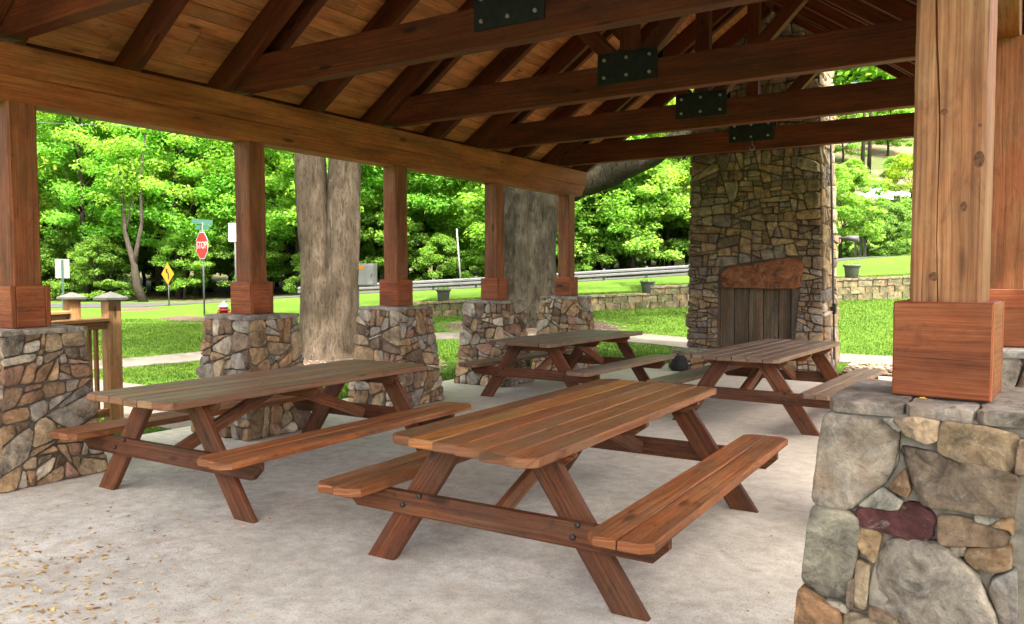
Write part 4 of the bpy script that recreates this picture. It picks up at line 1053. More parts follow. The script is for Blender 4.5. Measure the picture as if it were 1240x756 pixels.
# stop sign
e, h = sign_base(244.5, 297.5, 27.0, 'stop_sign', 'red octagonal stop sign under two green street name blades', 'sign', YAW + math.radians(-45))
oc = [(0.457 / math.cos(math.pi / 8) * math.cos(math.pi / 8 + k * math.pi / 4), h + 0.457 / math.cos(math.pi / 8) * math.sin(math.pi / 8 + k * math.pi / 4)) for k in range(8)]
pw_ = poly_prism('white_border', oc, 0.006, M['white'], e)
oc2 = [(x * 0.94, h + (z - h) * 0.94) for x, z in oc]
rp = poly_prism('red_panel', oc2, 0.003, M['red'], e); rp.location = (0, -0.006, 0)
text_part('lettering', 'STOP', 0.335, M['white'], e, (0, -0.010, h), 0.002)
tube('post', [(0, 0.035, -0.1), (0, 0.035, h + 0.78)], [0.03, 0.03], M['galv'], e, 8)
for k, rz_ in ((0.62, 0.1), (0.80, math.pi / 2 + .3)):
    b_ = link('name_blade', box_mesh('name_blade', 0.85, 0.012, 0.16, 0.002), e, (0, 0.035, h + k), M['signgreen']); b_.rotation_euler = (0, 0, rz_)
# curve warning sign
e, h = sign_base(203, 332, 34.5, 'warning_sign', 'yellow diamond curve warning sign with a black bent arrow', 'sign', YAW + math.radians(-34))
poly_prism('diamond_panel', [(0, h - 0.46), (0.46, h), (0, h + 0.46), (-0.46, h)], 0.006, M['yellow'], e)
ar = poly_prism('arrow', [(0.11, h - .24), (0.03, h - .24), (0.03, h - .06), (-0.01, h + .02), (-0.07, h + .08), (-0.11, h + .02), (-0.15, h + .24), (.03, h + .20), (-.03, h + .14), (.07, h + .07), (.11, h - .04)], 0.003, M['black'], e); ar.location = (0, -0.006, 0)
tube('post', [(0, 0.03, -0.1), (0, 0.03, h + 0.3)], [0.028, 0.028], M['galv'], e, 8)
# backs of two more signs
e, h = sign_base(75.5, 325.5, 24.0, 'sign_back', 'pale rectangular sign on a dark green post seen from behind', 'sign', YAW + math.radians(25))
poly_prism('panel', [(-.19, h - .29), (.19, h - .29), (.19, h + .29), (-.19, h + .29)], 0.006, M['greypaint'], e)
o = link('post', box_mesh('post', 0.055, 0.03, h + 0.32), e, (0, -0.02, (h + 0.32) / 2 - 0.05), M['greenpost'])
e, h = sign_base(284, 281.5, 27.5, 'street_sign', 'white rectangular sign half hidden behind a cedar post', 'sign', YAW)
poly_prism('panel', [(-.21, h - .32), (.21, h - .32), (.21, h + .32), (-.21, h + .32)], 0.006, M['white'], e)
tube('post', [(0, 0.035, -0.1), (0, 0.035, h + 0.3)], [0.03, 0.03], M['galv'], e, 8)
# fire hydrant
p = at_depth(271, 376, 21.0); hy = empty('fire_hydrant', (p.x, p.y, ground(p.x, p.y)), 'red fire hydrant with a pale bonnet behind the pier', 'hydrant')
zb = p.z - hy.location.z - 0.02
zb = max(zb, 0.3)
lathe('barrel', [(0.14, 0), (0.14, 0.04), (0.095, 0.05), (0.095, zb), (0.15, zb + 0.01), (0.15, zb + 0.05), (0.105, zb + 0.06), (0.105, zb + 0.10)], M['hydrant'], hy, 16)
lathe('bonnet', [(0.14, zb + 0.101), (0.14, zb + 0.13), (0.11, zb + 0.17), (0.06, zb + 0.205), (0.03, zb + 0.21), (0.028, zb + 0.26), (0.0, zb + 0.26)], M['white'], hy, 16)
for sgn in (-1, 1): tube('nozzle', [Vector((0, 0, zb - .06)) + RT0 * (sgn * .08), Vector((0, 0, zb - .06)) + RT0 * (sgn * .17)], [.05, .055], M['hydrant'], hy, 10)
# electric meter cabinet on a pole
p = at_depth(432, 333, 18.0); g = ground(p.x, p.y)
e = empty('meter_pole', (p.x, p.y, g), 'pale utility pole beside the twin-stemmed trunk', 'pole')
tube('pole', [(0, 0, -.1), (0, 0, 5.2)], [0.05, 0.045], M['greypaint'], e, 10); tube('conduit', [Vector((0, 0, .0)) - RT0 * 0.02 - FW0 * .07, Vector((0, 0, 2.2)) - RT0 * 0.02 - FW0 * .07], [.02, .02], M['galv'], e, 8)
p = at_depth(443.5, 333, 17.93)
e = empty('meter_box', (p.x, p.y, p.z - 0.25), 'pale grey electrical cabinet with an orange label beside the tree trunk', 'cabinet', rz=YAW - 0.2)
link('cabinet', box_mesh('cabinet', 0.46, 0.16, 0.50, 0.01), e, (0, 0, 0.25), M['greypaint'])
link('door', box_mesh('door', 0.41, 0.02, 0.45, 0.006), e, (0.008, -0.091, 0.25), M['greypaint'])
link('label', box_mesh('label', 0.15, 0.004, 0.09, 0.0), e, (-0.09, -0.104, 0.42), M['yellow'])
link('latch', box_mesh('latch', 0.02, 0.03, 0.07, 0.002), e, (0.17, -0.112, 0.25), M['galv'])
# thin white marker pole in the trees
a = at_depth(553, 277, 40); b = at_depth(558.5, 352, 40)
tube_o = tube('marker_pole', [Vector((0, 0, 0)), a - b], [0.045, 0.04], M['greypaint'], None, 8); tube_o.location = Vector((b.x, b.y, b.z)); 
tag(tube_o, 'thin leaning white pole at the edge of the woods', 'pole')
# overhead cables between two utility poles out of view
cab = ((143, 7.2), (154, 6.8), (170, 6.3))
PA, PB = sd(-27, 24), sd(9, 34)
for s_, D_, lab in ((-27, 24, 'utility pole carrying the overhead cables beyond the stair railing'), (9, 34.6, 'utility pole carrying the overhead cables at the upper road')):
    g = gpoint(s_, D_); e = empty('utility_pole', g, lab, 'pole')
    tube('pole', [(0, 0, -.2), (0, 0, 9.2)], [.15, .11], M['darkbark'], e, 10)
    timber('crossarm', Vector((0, 0, 8.6)) - RT0 * .02 - FW0 * 0.9 - RT0 * .15, Vector((0, 0, 8.6)) + FW0 * 0.9 - RT0 * .15, .1, .12, M['rail'], e)
for k, z0 in enumerate((8.15, 7.75, 7.2)):
    a, b = gpoint(-27, 24), gpoint(9, 34.6); za, zb_ = a.z + z0 - .05, b.z + z0 + .2; pts = []
    for t in np.linspace(0, 1, 24):
        q = a.lerp(b, t) + FW0 * (k - 1) * 0.3; pts.append((q.x, q.y, za + (zb_ - za) * t - 1.2 * 4 * t * (1 - t)))
    tag(tube('overhead_cable', pts, [0.013] * 24, M['cable'], None, 5), ['topmost overhead cable crossing before the trees', 'middle overhead cable crossing before the trees', 'lowest overhead cable crossing before the trees'][k], 'cable', 'overhead cables')

# ------------------------------------------------------------------ trees
def leaf_cloud(name, centers, per, rad, size, seed, flat=0.5, up=0.6):
    r = np.random.default_rng(seed); C = np.asarray(centers, float); n = len(C) * per
    c = np.repeat(C, per, 0); rr = np.repeat(np.asarray(rad, float) if np.ndim(rad) else np.full(len(C), rad), per)
    off = r.normal(size=(n, 3)); off /= np.linalg.norm(off, axis=1)[:, None]; off *= (r.random(n) ** 0.45 * rr)[:, None]; off[:, 2] *= flat
    p = c + off
    nrm = r.normal(size=(n, 3)) * (1 - up) + np.array([0, 0, 1.0]) * up + off / (rr[:, None] + 1e-6) * 0.5; nrm /= np.linalg.norm(nrm, axis=1)[:, None]
    a = np.cross(nrm, r.normal(size=(n, 3))); a /= np.linalg.norm(a, axis=1)[:, None]; b = np.cross(nrm, a)
    s = size * r.uniform(0.6, 1.35, n)[:, None]
    V = np.stack([p - a * s, p - b * s * 0.52 + nrm * s * .1, p + a * s, p + b * s * 0.52 + nrm * s * .1], 1).reshape(-1, 3)
    me = bpy.data.meshes.new(name); me.vertices.add(n * 4); me.vertices.foreach_set('co', V.ravel().astype(np.float32))
    me.loops.add(n * 4); me.loops.foreach_set('vertex_index', np.arange(n * 4, dtype=np.int32))
    me.polygons.add(n); me.polygons.foreach_set('loop_start', np.arange(0, n * 4, 4, dtype=np.int32)); me.polygons.foreach_set('loop_total', np.full(n, 4, dtype=np.int32))
    me.update(calc_edges=True); me.validate(); return me
def crown_centers(r, n, rx, ry, z0, z1, shape='oval', hole=0.3):
    out = []; rad = []
    while len(out) < n:
        t = r.random(); z = z0 + (z1 - z0) * t
        w = {'oval': math.sqrt(max(0.03, 1 - (2 * t - 0.85) ** 2 / 1.4)), 'cone': 1.05 - 0.75 * t, 'bush': math.sqrt(max(0.05, 1 - t * t))}[shape]
        a = r.uniform(0, 6.283); q = math.sqrt(r.uniform(hole * hole, 1)) * w * r.uniform(.8, 1.12)
        out.append((rx * q * math.cos(a), ry * q * math.sin(a), z)); rad.append(r.uniform(0.55, 1.15))
    return out, rad
def tree_variant(seed, H, R, z0, n, per, size, shape='oval', lean=0.0):
    r = random.Random(seed); V = []; F = []
    def add(path, rad, k=7):
        v, f = tube_data(path, rad, k, seed=r.random(), flute=.05); b = len(V); V.extend(v); F.extend([tuple(q + b for q in g) for g in f])
    bend = [Vector((r.gauss(0, .25) * i / 4 + lean * i / 4, r.gauss(0, .25) * i / 4, H * 0.82 * i / 6)) for i in range(7)]; bend[0] = Vector((0, 0, -.3))
    br = 0.011 * H + 0.05
    add(bend, [br * (1 - 0.13 * i) for i in range(7)], 9)
    for k in range(9):
        t = r.uniform(0.28, 0.95); i = min(5, int(t * 6)); p = bend[i].lerp(bend[i + 1], t * 6 - i); a = r.uniform(0, 6.28); L = R * r.uniform(.5, .95) * (1.1 - .5 * t)
        d = Vector((math.cos(a), math.sin(a), r.uniform(.5, 1.1))); add([p, p + d * L * .5, p + d * L * .8 + Vector((0, 0, .2 * L))], [br * .4 * (1 - .5 * t), br * .22, br * .06], 5)
    tm = mesh('trunk', V, F, True); tm.materials.append(M['darkbark'])
    C, rad = crown_centers(r, n, R, R, z0, H, shape)
    cm = leaf_cloud('crown', C, per, [q * R / 3.6 for q in rad], size, seed); cm.materials.append(M['leaf'])
    return tm, cm
VAR = [tree_variant(1, 15, 3.9, 3.0, 170, 150, 0.115), tree_variant(2, 17, 3.5, 4.0, 170, 150, 0.115), tree_variant(3, 12.5, 3.6, 1.6, 150, 150, 0.11, 'oval'), tree_variant(4, 18, 4.4, 4.6, 190, 150, 0.12, lean=.8)]
SHR = [tree_variant(11, 3.4, 1.9, 0.2, 60, 150, 0.08, 'bush'), tree_variant(12, 2.4, 1.7, 0.1, 55, 140, 0.07, 'bush'), tree_variant(13, 5.5, 2.3, 0.8, 80, 150, 0.09, 'oval')]
def plant(var, name, s, D, scale, label, cat, group, color, r):
    g = gpoint(s, D); e = empty(name, (g.x, g.y, g.z - 0.05), label, cat, group, r.uniform(0, 6.28)); e.scale = (scale * r.uniform(.9, 1.1), scale * r.uniform(.9, 1.1), scale)
    link('trunk', var[0], e); link('crown', var[1], e, None, None, color)
    return e
rt = random.Random(21)
LABT = ['bright green broadleaf tree with an oval crown in the woods beyond the road', 'tall narrow green tree with a high crown in the woods beyond the road', 'low-branched green tree at the edge of the woods', 'tall leaning tree with a wide crown in the woods']
for row, (D0, step) in enumerate(((43.5, 4.3), (48.5, 3.8), (55, 4.0), (64, 4.2), (74, 5.0))):
    lim = -0.75 * D0; s = lim
    while s < 0.26 * D0:
        k = rt.choice((0, 1, 2, 3) if row else (0, 2, 2, 1))
        j = rt.uniform(.9, 1.3); warm = rt.uniform(.8, 1.3)
        plant(VAR[k], 'broadleaf_tree', s + rt.uniform(-1, 1), D0 + rt.uniform(-1.8, 1.8), rt.uniform(.82, 1.15), LABT[k], 'tree', 'trees of the woods beyond the road', (j * warm, j, j * .9), rt)
        s += step * rt.uniform(.75, 1.25)
# pale forked tree standing out at the edge of the woods
gv = gpoint((166 - 620) / FPX * 39.8, 39.8 + 1.0); gv.z -= .1
tv = empty('forked_tree', gv, 'slender pale forked trunk standing at the edge of the woods behind the curve sign', 'tree')
ov = lambda px, py: at_depth(px, py, 40.3) - gv
M['palebark'] = barkmat('pale_bark', (0.02, 0.017, 0.013), (0.05, 0.043, 0.034), (0.075, 0.066, 0.054))
for pts_, rad_ in (([Vector((0, 0, -.3)), ov(165, 345), ov(162, 318), ov(152, 285), ov(148, 240), ov(142, 180)], [.26, .2, .16, .11, .08, .03]), ([ov(162, 326), ov(166, 300), ov(172, 270), ov(170, 220), ov(176, 160)], [.14, .11, .09, .06, .03]), ([ov(152, 285), ov(156, 262), ov(163, 238)], [.08, .06, .03])):
    V, F = tube_data(pts_, rad_, 9, flute=.05, seed=3); link('trunk', mesh('trunk', V, F, True), tv, None, M['palebark'])
C = [tuple(ov(158 + rt.gauss(0, 26), 190 + rt.gauss(0, 28)) + Vector((rt.gauss(0, .6), rt.gauss(0, .8), 0))) for _ in range(34)]
cm = leaf_cloud('crown', C, 120, .75, .10, 55); cm.materials.append(M['leaf']); link('crown', cm, tv, None, None, (1.05, 1.0, .9))
# undergrowth along the edge of the woods
s = -31.0
while s < 13:
    k = rt.choice((0, 0, 1, 2)); j = rt.uniform(.7, 1.1)
    plant(SHR[k], 'shrub', s, 42.0 + rt.uniform(-0.3, 3.0), rt.uniform(.7, 1.1), ['rounded green shrub at the foot of the woods', 'low green bush at the foot of the woods', 'tall loose green shrub at the foot of the woods'][k], 'shrub', 'shrubs along the edge of the woods', (j, j, j), rt)
    s += rt.uniform(1.1, 2.0) if s > -7 else rt.uniform(2.2, 4.0)
for D0 in (52.0, 60.0):
    s = -0.78 * D0
    while s < 10:
        k = rt.choice((0, 2, 2)); j = rt.uniform(.6, .95)
        plant(SHR[k], 'shrub', s, D0 + rt.uniform(-2, 2), rt.uniform(1.1, 1.6), ['rounded shrub deep among the trunks of the woods', '', 'tall shrub deep among the trunks of the woods'][k], 'shrub', 'undergrowth deep in the woods', (j, j, j), rt)
        s += rt.uniform(2.2, 3.4)
# pale sunlit young trees between the dark oak and the chimney
for s, D, sc in ((3.6, 42.5, 1.15), (6.2, 41.5, 1.2), (8.4, 42.8, 1.1), (10.6, 42, 1.0), (5.0, 46, 1.5), (9.3, 46.5, 1.5)):
    plant(SHR[2], 'young_tree', s, D, sc, 'pale sunlit young tree by the guardrail between oak and chimney', 'tree', 'young trees by the guardrail', (1.1, 1.05, 1.2), rt)
# hillside planting beside the chimney
HS = [(17.3, 41.8, .9, 2, (.95, .95, 1.0), 'tall pale green shrub standing right beside the chimney'), (19.2, 43.0, .75, 0, (.75, .75, 1.0), 'rounded grey-green bush above the wall planter'), (20.7, 43.5, .8, 0, (.7, .7, .95), 'rounded grey-green bush below the white car'),
      (22.1, 44.5, .85, 0, (.7, .75, .85), 'rounded bush next to the cracked pale post'), (23.4, 56, .8, 2, (.75, .8, .8), 'green tree-like shrub on the slope left of the white car'), (29.9, 60, .95, 2, (1.15, .95, .45), 'yellow-green shrub on the slope right of the white car'),
      (26.6, 63, .45, 1, (1.0, 1.1, 1.0), 'low bush just below the white car'), (30.5, 66, .55, 1, (.9, 1.0, .9), 'low dark bush beside the white car')]
HS += [(s_, D_, k_, v_, c_, 'leafy shrub high on the hillside above the white car') for s_, D_, k_, v_, c_ in ((34, 80, .8, 0, (1, 1, .9)), (40, 84, .9, 1, (.9, 1, .9)), (38, 92, 1.3, 2, (.8, .9, .9)), (45, 96, 1.4, 2, (.8, .9, .8)), (49, 104, 1.6, 2, (1.1, 1.1, .8)), (46, 112, 1.8, 0, (.8, .8, .7)), (53, 114, 2.0, 0, (.9, .9, .8)), (57, 122, 2.2, 2, (.8, .9, .8)))]
for s, D, sc, v, c, lab in HS:
    plant(SHR[v], 'hillside_shrub', s, D, sc, lab, 'shrub', 'shrubs on the hillside', c, rt)
for px, D in ((1041, 84), (1049, 86)):
    s = (px - 620) / FPX * D; g = gpoint(s, D); o = tube('bare_trunk', [(0, 0, -.3), (0.1, 0, 6), (0.15, .1, 13)], [.22, .17, .08], M['darkbark'], None, 8); o.location = g
    tag(o, 'thin bare tree trunk standing on the hillside', 'tree', 'bare trunks on the hillside')
for s, D, sc in ((48, 130, 1.1), (56, 135, 1.2), (64, 138, 1.1), (70, 140, 1.2), (40, 128, 1.1), (33, 118, 1.0)):
    plant(VAR[rt.choice((0, 2))], 'hilltop_tree', s, D, sc, 'green tree on the upper slope of the hillside', 'tree', 'trees on the upper hillside', (.85, .9, .9), rt)

def trunk_obj(name, path, radii, mat, parent, n=28, sub=6, flute=0.07, seed=1, amp=0.035):
    # resample the path and roughen the bark
    P = [Vector(p) for p in path]; Q = []; R_ = []
    for i in range(len(P) - 1):
        for k in range(sub):
            t = k / sub; a, b, c, d = P[max(i - 1, 0)], P[i], P[i + 1], P[min(i + 2, len(P) - 1)]
            Q.append(0.5 * ((2 * b) + (c - a) * t + (2 * a - 5 * b + 4 * c - d) * t * t + (3 * b - a - 3 * c + d) * t ** 3)); R_.append(radii[i] + (radii[i + 1] - radii[i]) * t)
    Q.append(P[-1]); R_.append(radii[-1])
    V, F = tube_data(Q, R_, n, flute=flute, seed=seed)
    out = []
    for j, v in enumerate(V):
        c = Q[j // n]; d = (v - c); l = d.length
        k = mnoise.noise(Vector((v.x * 3, v.y * 3, v.z * 0.8))) * amp + mnoise.noise(Vector((v.x * 9, v.y * 9, v.z * 1.0))) * amp * .6 + (mnoise.noise(Vector((v.x * 24, v.y * 24, v.z * 2.2))) * amp * .45 if n > 50 else 0)
        out.append(c + d * (1 + k / max(l, .05)))
    return link(name, mesh(name, out, F, True), parent, None, mat)
# twin-stemmed tree beside the pavilion
g = Vector((-10.52, 10.37, -0.08)); D1 = to_sd(g.x, g.y)[1]
t1 = empty('twin_stem_tree', g, 'large grey twin-stemmed tree trunk rising beside the pavilion', 'tree')
def off(px, py, D): return at_depth(px, py, D) - g
trunk_obj('trunk', [off(395, 436, D1) - Vector((0, 0, .35)), off(394, 425, D1), off(387, 380, D1), off(380.5, 300, D1), off(376, 190, D1), off(372, 0, D1), off(350, -200, D1) + FW0 * 1, off(300, -400, D1) + FW0 * 2], [.58, .41, .32, .265, .275, .26, .20, .09], M['bark'], t1, 100, 26, .04, 3)
trunk_obj('trunk', [off(404, 436, D1) - Vector((0, 0, .35)), off(406, 425, D1), off(410, 380, D1), off(415, 300, D1), off(418, 190, D1), off(424, 0, D1), off(450, -200, D1), off(500, -400, D1) - FW0 * .5], [.60, .42, .335, .285, .30, .29, .2, .09], M['bark'], t1, 100, 26, .04, 5)
rr = random.Random(77)
C = [(rr.gauss(0, 3.2), rr.gauss(0, 3.2), rr.uniform(8.5, 15.5)) for _ in range(130)]
me = leaf_cloud('crown', C, 110, 1.1, 0.13, 40); me.materials.append(M['leaf']); link('crown', me, t1, None, None, (1, 1, 1))
# old oak with a heavy limb reaching towards the chimney
D2 = 20.0; gp = gpoint((640 - 620) / FPX * D2, D2)
t2 = empty('old_oak_tree', gp, 'massive dark oak trunk with a heavy mossy limb arching towards the chimney', 'tree')
def off2(px, py, D=D2): return at_depth(px, py, D) - gp
trunk_obj('trunk', [Vector((0, 0, -.4)), off2(641, 388), off2(639, 360), off2(640, 300), off2(643, 240), off2(648, 190), off2(645, 100), off2(620, -40)], [1.05, .86, .72, .67, .68, .66, .45, .2], M['darkbark'], t2, 110, 24, .06, 8, .06)
trunk_obj('limb', [off2(655, 262), off2(676, 236), off2(700, 224), off2(735, 212), off2(775, 195, 19.6), off2(830, 165, 19.2), off2(900, 120, 18.8), off2(1000, 92, 18.4), off2(1090, 98, 18)], [.42, .36, .34, .33, .28, .24, .18, .12, .05], M['darkbark'], t2, 20, 6, .08, 9, .05)
trunk_obj('limb', [off2(900, 120, 18.8), off2(960, 60, 18.2), off2(1030, 0, 17.5), off2(1100, -90, 17)], [.15, .12, .09, .04], M['darkbark'], t2, 10, 5, .05, 10, .02)
trunk_obj('limb', [off2(648, 190), off2(600, 100, 19.5), off2(540, 0, 19), off2(470, -110, 18)], [.40, .32, .24, .1], M['darkbark'], t2, 14, 5, .05, 12, .03)
C = [tuple(Vector((rr.gauss(1.5, 3.6), rr.gauss(0.0, 3.6), rr.uniform(7.5, 14)))) for _ in range(150)]
for k in range(26):
    t = rr.random(); q = off2(930 + 170 * t, 105 - 90 * t * rr.random() - 10, 18.5 - t) + Vector((rr.gauss(0, .4), rr.gauss(0, .4), rr.gauss(.35, .3))); C.append(tuple(q))
me = leaf_cloud('crown', C, 100, 0.95, 0.11, 41); me.materials.append(M['leaf']); link('crown', me, t2, None, None, (.95, 1, .95))

# unseen broad tree, added behind the camera: it keeps the sun off the front of the pavilion
g3 = Vector((4.6, -4.6, ground(4.6, -4.6))); t3 = empty('added_shade_tree', g3, 'unseen broad tree added to shade the open front of the pavilion', 'tree')
trunk_obj('trunk', [(0, 0, -.4), (0, 0, .6), (-.05, .05, 2.5), (-.2, .2, 5), (-.6, .5, 8), (-1.0, .8, 11)], [.75, .5, .42, .38, .28, .1], M['bark'], t3, 20, 5, .05, 15)
for k in range(7):
    a = k * .9; trunk_obj('limb', [(-.2, .2, 4.6 + .3 * k), (1.8 * math.cos(a) - .3, 1.8 * math.sin(a) + .2, 6.4 + .3 * k), (4 * math.cos(a), 4 * math.sin(a), 7.6 + .4 * k)], [.2, .14, .04], M['bark'], t3, 8, 4, .04, 16 + k, .02)
C = []
while len(C) < 330:
    q = Vector((rr.uniform(-1, 1), rr.uniform(-1, 1), rr.uniform(-1, 1)))
    if q.length < 1: C.append((q.x * 6.8 - 2.4, q.y * 5.6 + 2.6, 9.8 + q.z * 3.0))
me = leaf_cloud('crown', C, 110, 1.3, 0.2, 43); me.materials.append(M['leaf']); link('crown', me, t3)

# ------------------------------------------------------------------ white car on the hillside, marker posts
D = 70.0; s = (1066 - 620) / FPX * D
g = gpoint(s, D); car = empty('parked_car', g, 'white car parked among shrubs on the hillside', 'car', rz=YAW + 0.12)
V = []; F = []
prof_ = [(-2.1, .45), (-2.15, .75), (-1.95, .95), (-1.2, 1.0), (-.55, 1.42), (.75, 1.46), (1.5, 1.05), (2.05, .95), (2.15, .6), (2.1, .4)]
n = len(prof_)
for yy, k in ((-.85, 1), (-.78, .97), (.78, .97), (.85, 1)): V += [(x, yy, z * (1 if k == 1 else 1.02)) for x, z in prof_]
V = [(x, (-.85 if i < n else -.72 if i < 2 * n else .72 if i < 3 * n else .85) * (0.88 if z > 1.2 else 1), z) for i, (x, y_, z) in enumerate(V)]
F = [(l * n + i, l * n + (i + 1) % n, (l + 1) * n + (i + 1) % n, (l + 1) * n + i) for l in range(3) for i in range(n)] + [tuple(reversed(range(n))), tuple(range(3 * n, 4 * n))]
link('body', mesh('body', V, F), car, None, M['carwhite'])
for yy in (-1, 1):
    poly_prism('side_window', [(-1.05, 1.03), (-.5, 1.36), (.05, 1.38), (.05, 1.03)], .02, M['carglass'], car).location = (0, yy * .825, 0)
    poly_prism('side_window', [(.12, 1.03), (.12, 1.38), (.7, 1.39), (1.3, 1.06)], .02, M['carglass'], car).location = (0, yy * .825, 0)
    for xx in (-1.35, 1.35):
        w = tube('wheel', [(xx, yy * .70, .32), (xx, yy * .88, .32)], [.32, .32], M['rubber'], car, 16); tube('rim', [(xx, yy * .86, .32), (xx, yy * .895, .32)], [.2, .18], M['galv'], w, 12)
for k, (px, hgt) in enumerate(((1035, .95), (1041, 1.15), (1046, 1.0))):
    Dp = 41.0; s = (px - 620) / FPX * Dp; o = link('marker_post', box_mesh('marker_post', .10, .10, hgt, .01), None, gpoint(s, Dp) + Vector((0, 0, hgt / 2 - .05)), M['darkbolt'])
    tag(o, 'short dark post standing beside the road on the chimney side', 'post', 'dark posts beside the road')

# ------------------------------------------------------------------ mulch, river stones, fallen leaves, grass
def bed(name, center, rx, ry, label, seed, h=0.07):
    r = random.Random(seed); V = [(0, 0, 0)]; F = []; n = 30
    cx, cy = center
    for k, q in enumerate((0.35, 0.7, 1.0)):
        for i in range(n):
            a = 6.2832 * i / n; w = q * (1 + .14 * mnoise.noise(Vector((math.cos(a) * 1.5 + seed, math.sin(a) * 1.5, q)))); x, y = rx * w * math.cos(a), ry * w * math.sin(a)
            V.append((x, y, ground(cx + x, cy + y) + (h * (1 - q) + (0.015 if q < 1 else -0.02))))
    V[0] = (0, 0, ground(cx, cy) + h + .01)
    for i in range(n):
        j = (i + 1) % n; F.append((0, 1 + i, 1 + j))
        for k in range(2): F.append((1 + k * n + i, 1 + (k + 1) * n + i, 1 + (k + 1) * n + j, 1 + k * n + j))
    return tag(link(name, mesh(name, V, F, True), None, (cx, cy, 0), M['mulch']), label, None, None, 'structure')
BEDS = [((-9.9, 10.1), 2.0, 1.5), ((gp.x, gp.y), 2.6, 1.9), (tuple(at_depth(165, 375, 31)[:2]), 1.6, .8), (tuple(at_depth(228, 384, 26.0)[:2]), 1.5, .7)]
for i, (c, a, b) in enumerate(BEDS): bed('mulch_bed', c, a, b, 'dark mulch bed', i + 3)
def bits(name, pts, sizes, mat, label, cat, seed, tall=0.6):
    r = random.Random(seed); V = []; F = []
    base = [(1, 0, 0), (.31, .95, 0), (-.81, .59, 0), (-.81, -.59, 0), (.31, -.95, 0)]
    for p, s in zip(pts, sizes):
        b = len(V); a = r.uniform(0, 6.28); sx, sy, sz = s * r.uniform(.8, 1.4), s * r.uniform(.6, 1.0), s * tall * r.uniform(.6, 1.1)
        for k, z in ((0.72, -.35), (1.0, .2), (.62, .8)):
            for x, y, _ in base:
                x, y = x * sx * k * r.uniform(.85, 1.1), y * sy * k * r.uniform(.85, 1.1); V.append((p[0] + x * math.cos(a) - y * math.sin(a), p[1] + x * math.sin(a) + y * math.cos(a), p[2] + z * sz))
        V.append((p[0], p[1], p[2] + sz))
        for l in range(2):
            for i in range(5): F.append((b + l * 5 + i, b + l * 5 + (i + 1) % 5, b + l * 5 + 5 + (i + 1) % 5, b + l * 5 + 5 + i))
        for i in range(5): F.append((b + 10 + i, b + 10 + (i + 1) % 5, b + 15))
    return tag(link(name, mesh(name, V, F, False), None, None, mat), label, cat, None, 'stuff')
pts = []; sz = []
for _ in range(2300):
    x, y = U(-2.35, 1.6), U(11.2, 14.75)
    if x < 0.6 and y < 13.4: continue
    pts.append((x, y, ground(x, y) + U(0.0, .05))); sz.append(U(.03, .075))
M['river'] = leafmat('river_stones', (0.10, 0.06, 0.035), (0.18, 0.125, 0.08), (0.25, 0.20, 0.15), 0.0)
bits('river_stones', pts, sz, M['river'], 'bed of tan river stones beside the fireplace', 'stones', 5)
pts = []; sz = []
for c, a, b in BEDS[:2]:
    for _ in range(700):
        an, q = U(0, 6.28), math.sqrt(U(0, 1)); x, y = c[0] + a * q * math.cos(an), c[1] + b * q * math.sin(an); pts.append((x, y, ground(x, y) + .02 + .06 * (1 - q))); sz.append(U(.012, .04))
M['chip'] = leafmat('wood_chips', (0.08, 0.055, 0.04), (0.17, 0.12, 0.085), (0.34, 0.27, 0.21), 0.0)
bits('mulch_chips', pts, sz, M['chip'], 'loose mulch chips around the tree trunks', 'mulch', 6, .3)

# dry leaves on the concrete: thickest by the open front corner
V = []; F = []; rl = random.Random(12)
def dry_leaf(x, y, s):
    a = rl.uniform(0, 6.28); b = len(V); w = s * rl.uniform(.22, .5); z = FLOOR(y) + 0.003
    curl = s * rl.uniform(.02, .3); roll = rl.uniform(-.3, .3) * s
    for u, v, h in ((-1, 0, 0.0), (-.3, -1, .25), (.4, -.8, .4), (1, 0, .9), (.4, .8, .4), (-.3, 1, .25)):
        X, Y = u * s, v * w; V.append((x + X * math.cos(a) - Y * math.sin(a), y + X * math.sin(a) + Y * math.cos(a), z + abs(u) * curl * h + max(0, v * roll) * .5))
    V.append((x, y, z + 0.001)); 
    for i in range(6): F.append((b + i, b + (i + 1) % 6, b + 6))
for _ in range(380):
    px = rl.gauss(20, 75); py = rl.uniform(640, 800) 
    p = on_z(px, py, FLOOR(2)); dry_leaf(p.x, p.y, rl.uniform(.009, .025))
for _ in range(260):
    p = on_z(rl.uniform(-40, 330) * rl.random() ** .4, rl.uniform(610, 770), 0); dry_leaf(p.x, p.y, rl.uniform(.007, .02))
for _ in range(1100):
    x, y = rl.uniform(-6.9, 0.4), rl.uniform(1.6, 12.2); dry_leaf(x, y, rl.uniform(.006, .017))
for _ in range(220):
    x, y = rl.gauss(-5.7, .35), rl.uniform(3.6, 11); dry_leaf(x, y, rl.uniform(.008, .022))
tag(link('fallen_leaves', mesh('fallen_leaves', V, F), None, None, M['litter']), 'scattered dry yellow and brown leaves on the concrete floor', 'leaves', None, 'stuff')
V = []; F = []
d = on_z(1136, 487, 1.137); lf = tube_data([(-.012, 0, .004), (-.006, 0, .006), (.004, .002, .007), (.013, .003, .005)], [.001, .006, .007, .001], 6)
M['yleaf'] = simple('yellow_leaf', (.55, .38, .05), .6, 0, .2, 60, 0)
tag(link('fallen_leaf', mesh('fallen_leaf', [Vector((v[0], v[1], v[2] * .5 + .002)) for v in lf[0]], lf[1]), None, Vector((-.25, 2.80, 1.141)), M['yleaf']), 'single small yellow leaf lying on the cap of the red-stone pier', 'leaf')

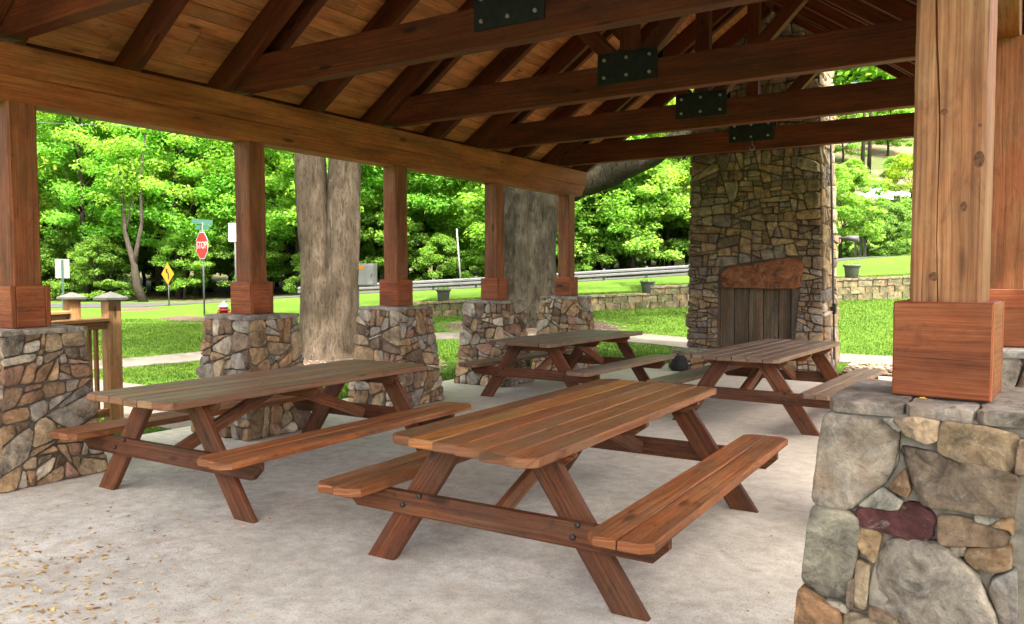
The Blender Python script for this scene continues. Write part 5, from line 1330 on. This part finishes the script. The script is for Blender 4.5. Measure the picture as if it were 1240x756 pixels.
# grass blades over the near part of the lawn
rg = np.random.default_rng(3); n = 260000
Dg = 7.5 + 18.5 * rg.random(n) ** 0.9; pxg = rg.uniform(-60, 1130, n); sg = (pxg - 620) / FPX * Dg
X = RT0.x * sg + FW0.x * Dg; Y = RT0.y * sg + FW0.y * Dg
swc = np.array([(-17.5, 0), (-15.2, 4.5), (-13.35, 8.2), (-12.7, 11), (-11.2, 14.4), (-9, 15.9), (-6.6, 16.2), (-3.6, 15.5), (-1.6, 15.6), (3, 15.8), (9, 15)]); epc = np.array([(-7.05, 5.85), (-9.5, 5.9), (-12, 5.9), (-14.4, 5.6)])
def dist_pl(X, Y, pl):
    best = np.full(X.shape, 1e9)
    for (ax, ay), (bx, by) in zip(pl[:-1], pl[1:]):
        vx, vy = bx - ax, by - ay; t = np.clip(((X - ax) * vx + (Y - ay) * vy) / (vx * vx + vy * vy), 0, 1); best = np.minimum(best, np.hypot(X - ax - t * vx, Y - ay - t * vy))
    return best
keep = ~((X > fx0 - .04) & (X < fx1 + .04) & (Y < fy1 + .04)) & (dist_pl(X, Y, swc) > .66) & (dist_pl(X, Y, epc) > .87) & ~((X > -4.9) & (X < -2.2) & (Y > 12) & (Y < 14.1)) & ~((X > -2.4) & (X < 1.6) & (Y < 14.8)) & (np.abs(Dg - WD) > .35)
for c, a, b in BEDS[:2]: keep &= ((X - c[0]) / a) ** 2 + ((Y - c[1]) / b) ** 2 > 1.1
X, Y, Dg = X[keep], Y[keep], Dg[keep]; n = len(X)
Z = np.array([ground(float(x), float(y)) for x, y in zip(X, Y)])
h = rg.uniform(.02, .05, n); w = rg.uniform(.004, .008, n) * (1 + Dg / 30); an = rg.uniform(0, 6.28, n); lx, ly = rg.normal(0, .025, n), rg.normal(0, .025, n)
tri = np.stack([np.stack([X - w * np.cos(an), Y - w * np.sin(an), Z - .01], 1), np.stack([X + w * np.cos(an), Y + w * np.sin(an), Z - .01], 1), np.stack([X + lx, Y + ly, Z + h], 1)], 1).reshape(-1, 3)
me = bpy.data.meshes.new('grass'); me.vertices.add(3 * n); me.vertices.foreach_set('co', tri.ravel().astype(np.float32)); me.loops.add(3 * n); me.loops.foreach_set('vertex_index', np.arange(3 * n, dtype=np.int32))
me.polygons.add(n); me.polygons.foreach_set('loop_start', np.arange(0, 3 * n, 3, dtype=np.int32)); me.polygons.foreach_set('loop_total', np.full(n, 3, dtype=np.int32)); me.update(calc_edges=True)
tag(link('grass', me, None, None, M['blade']), 'mown green grass of the lawn', 'grass', None, 'stuff')
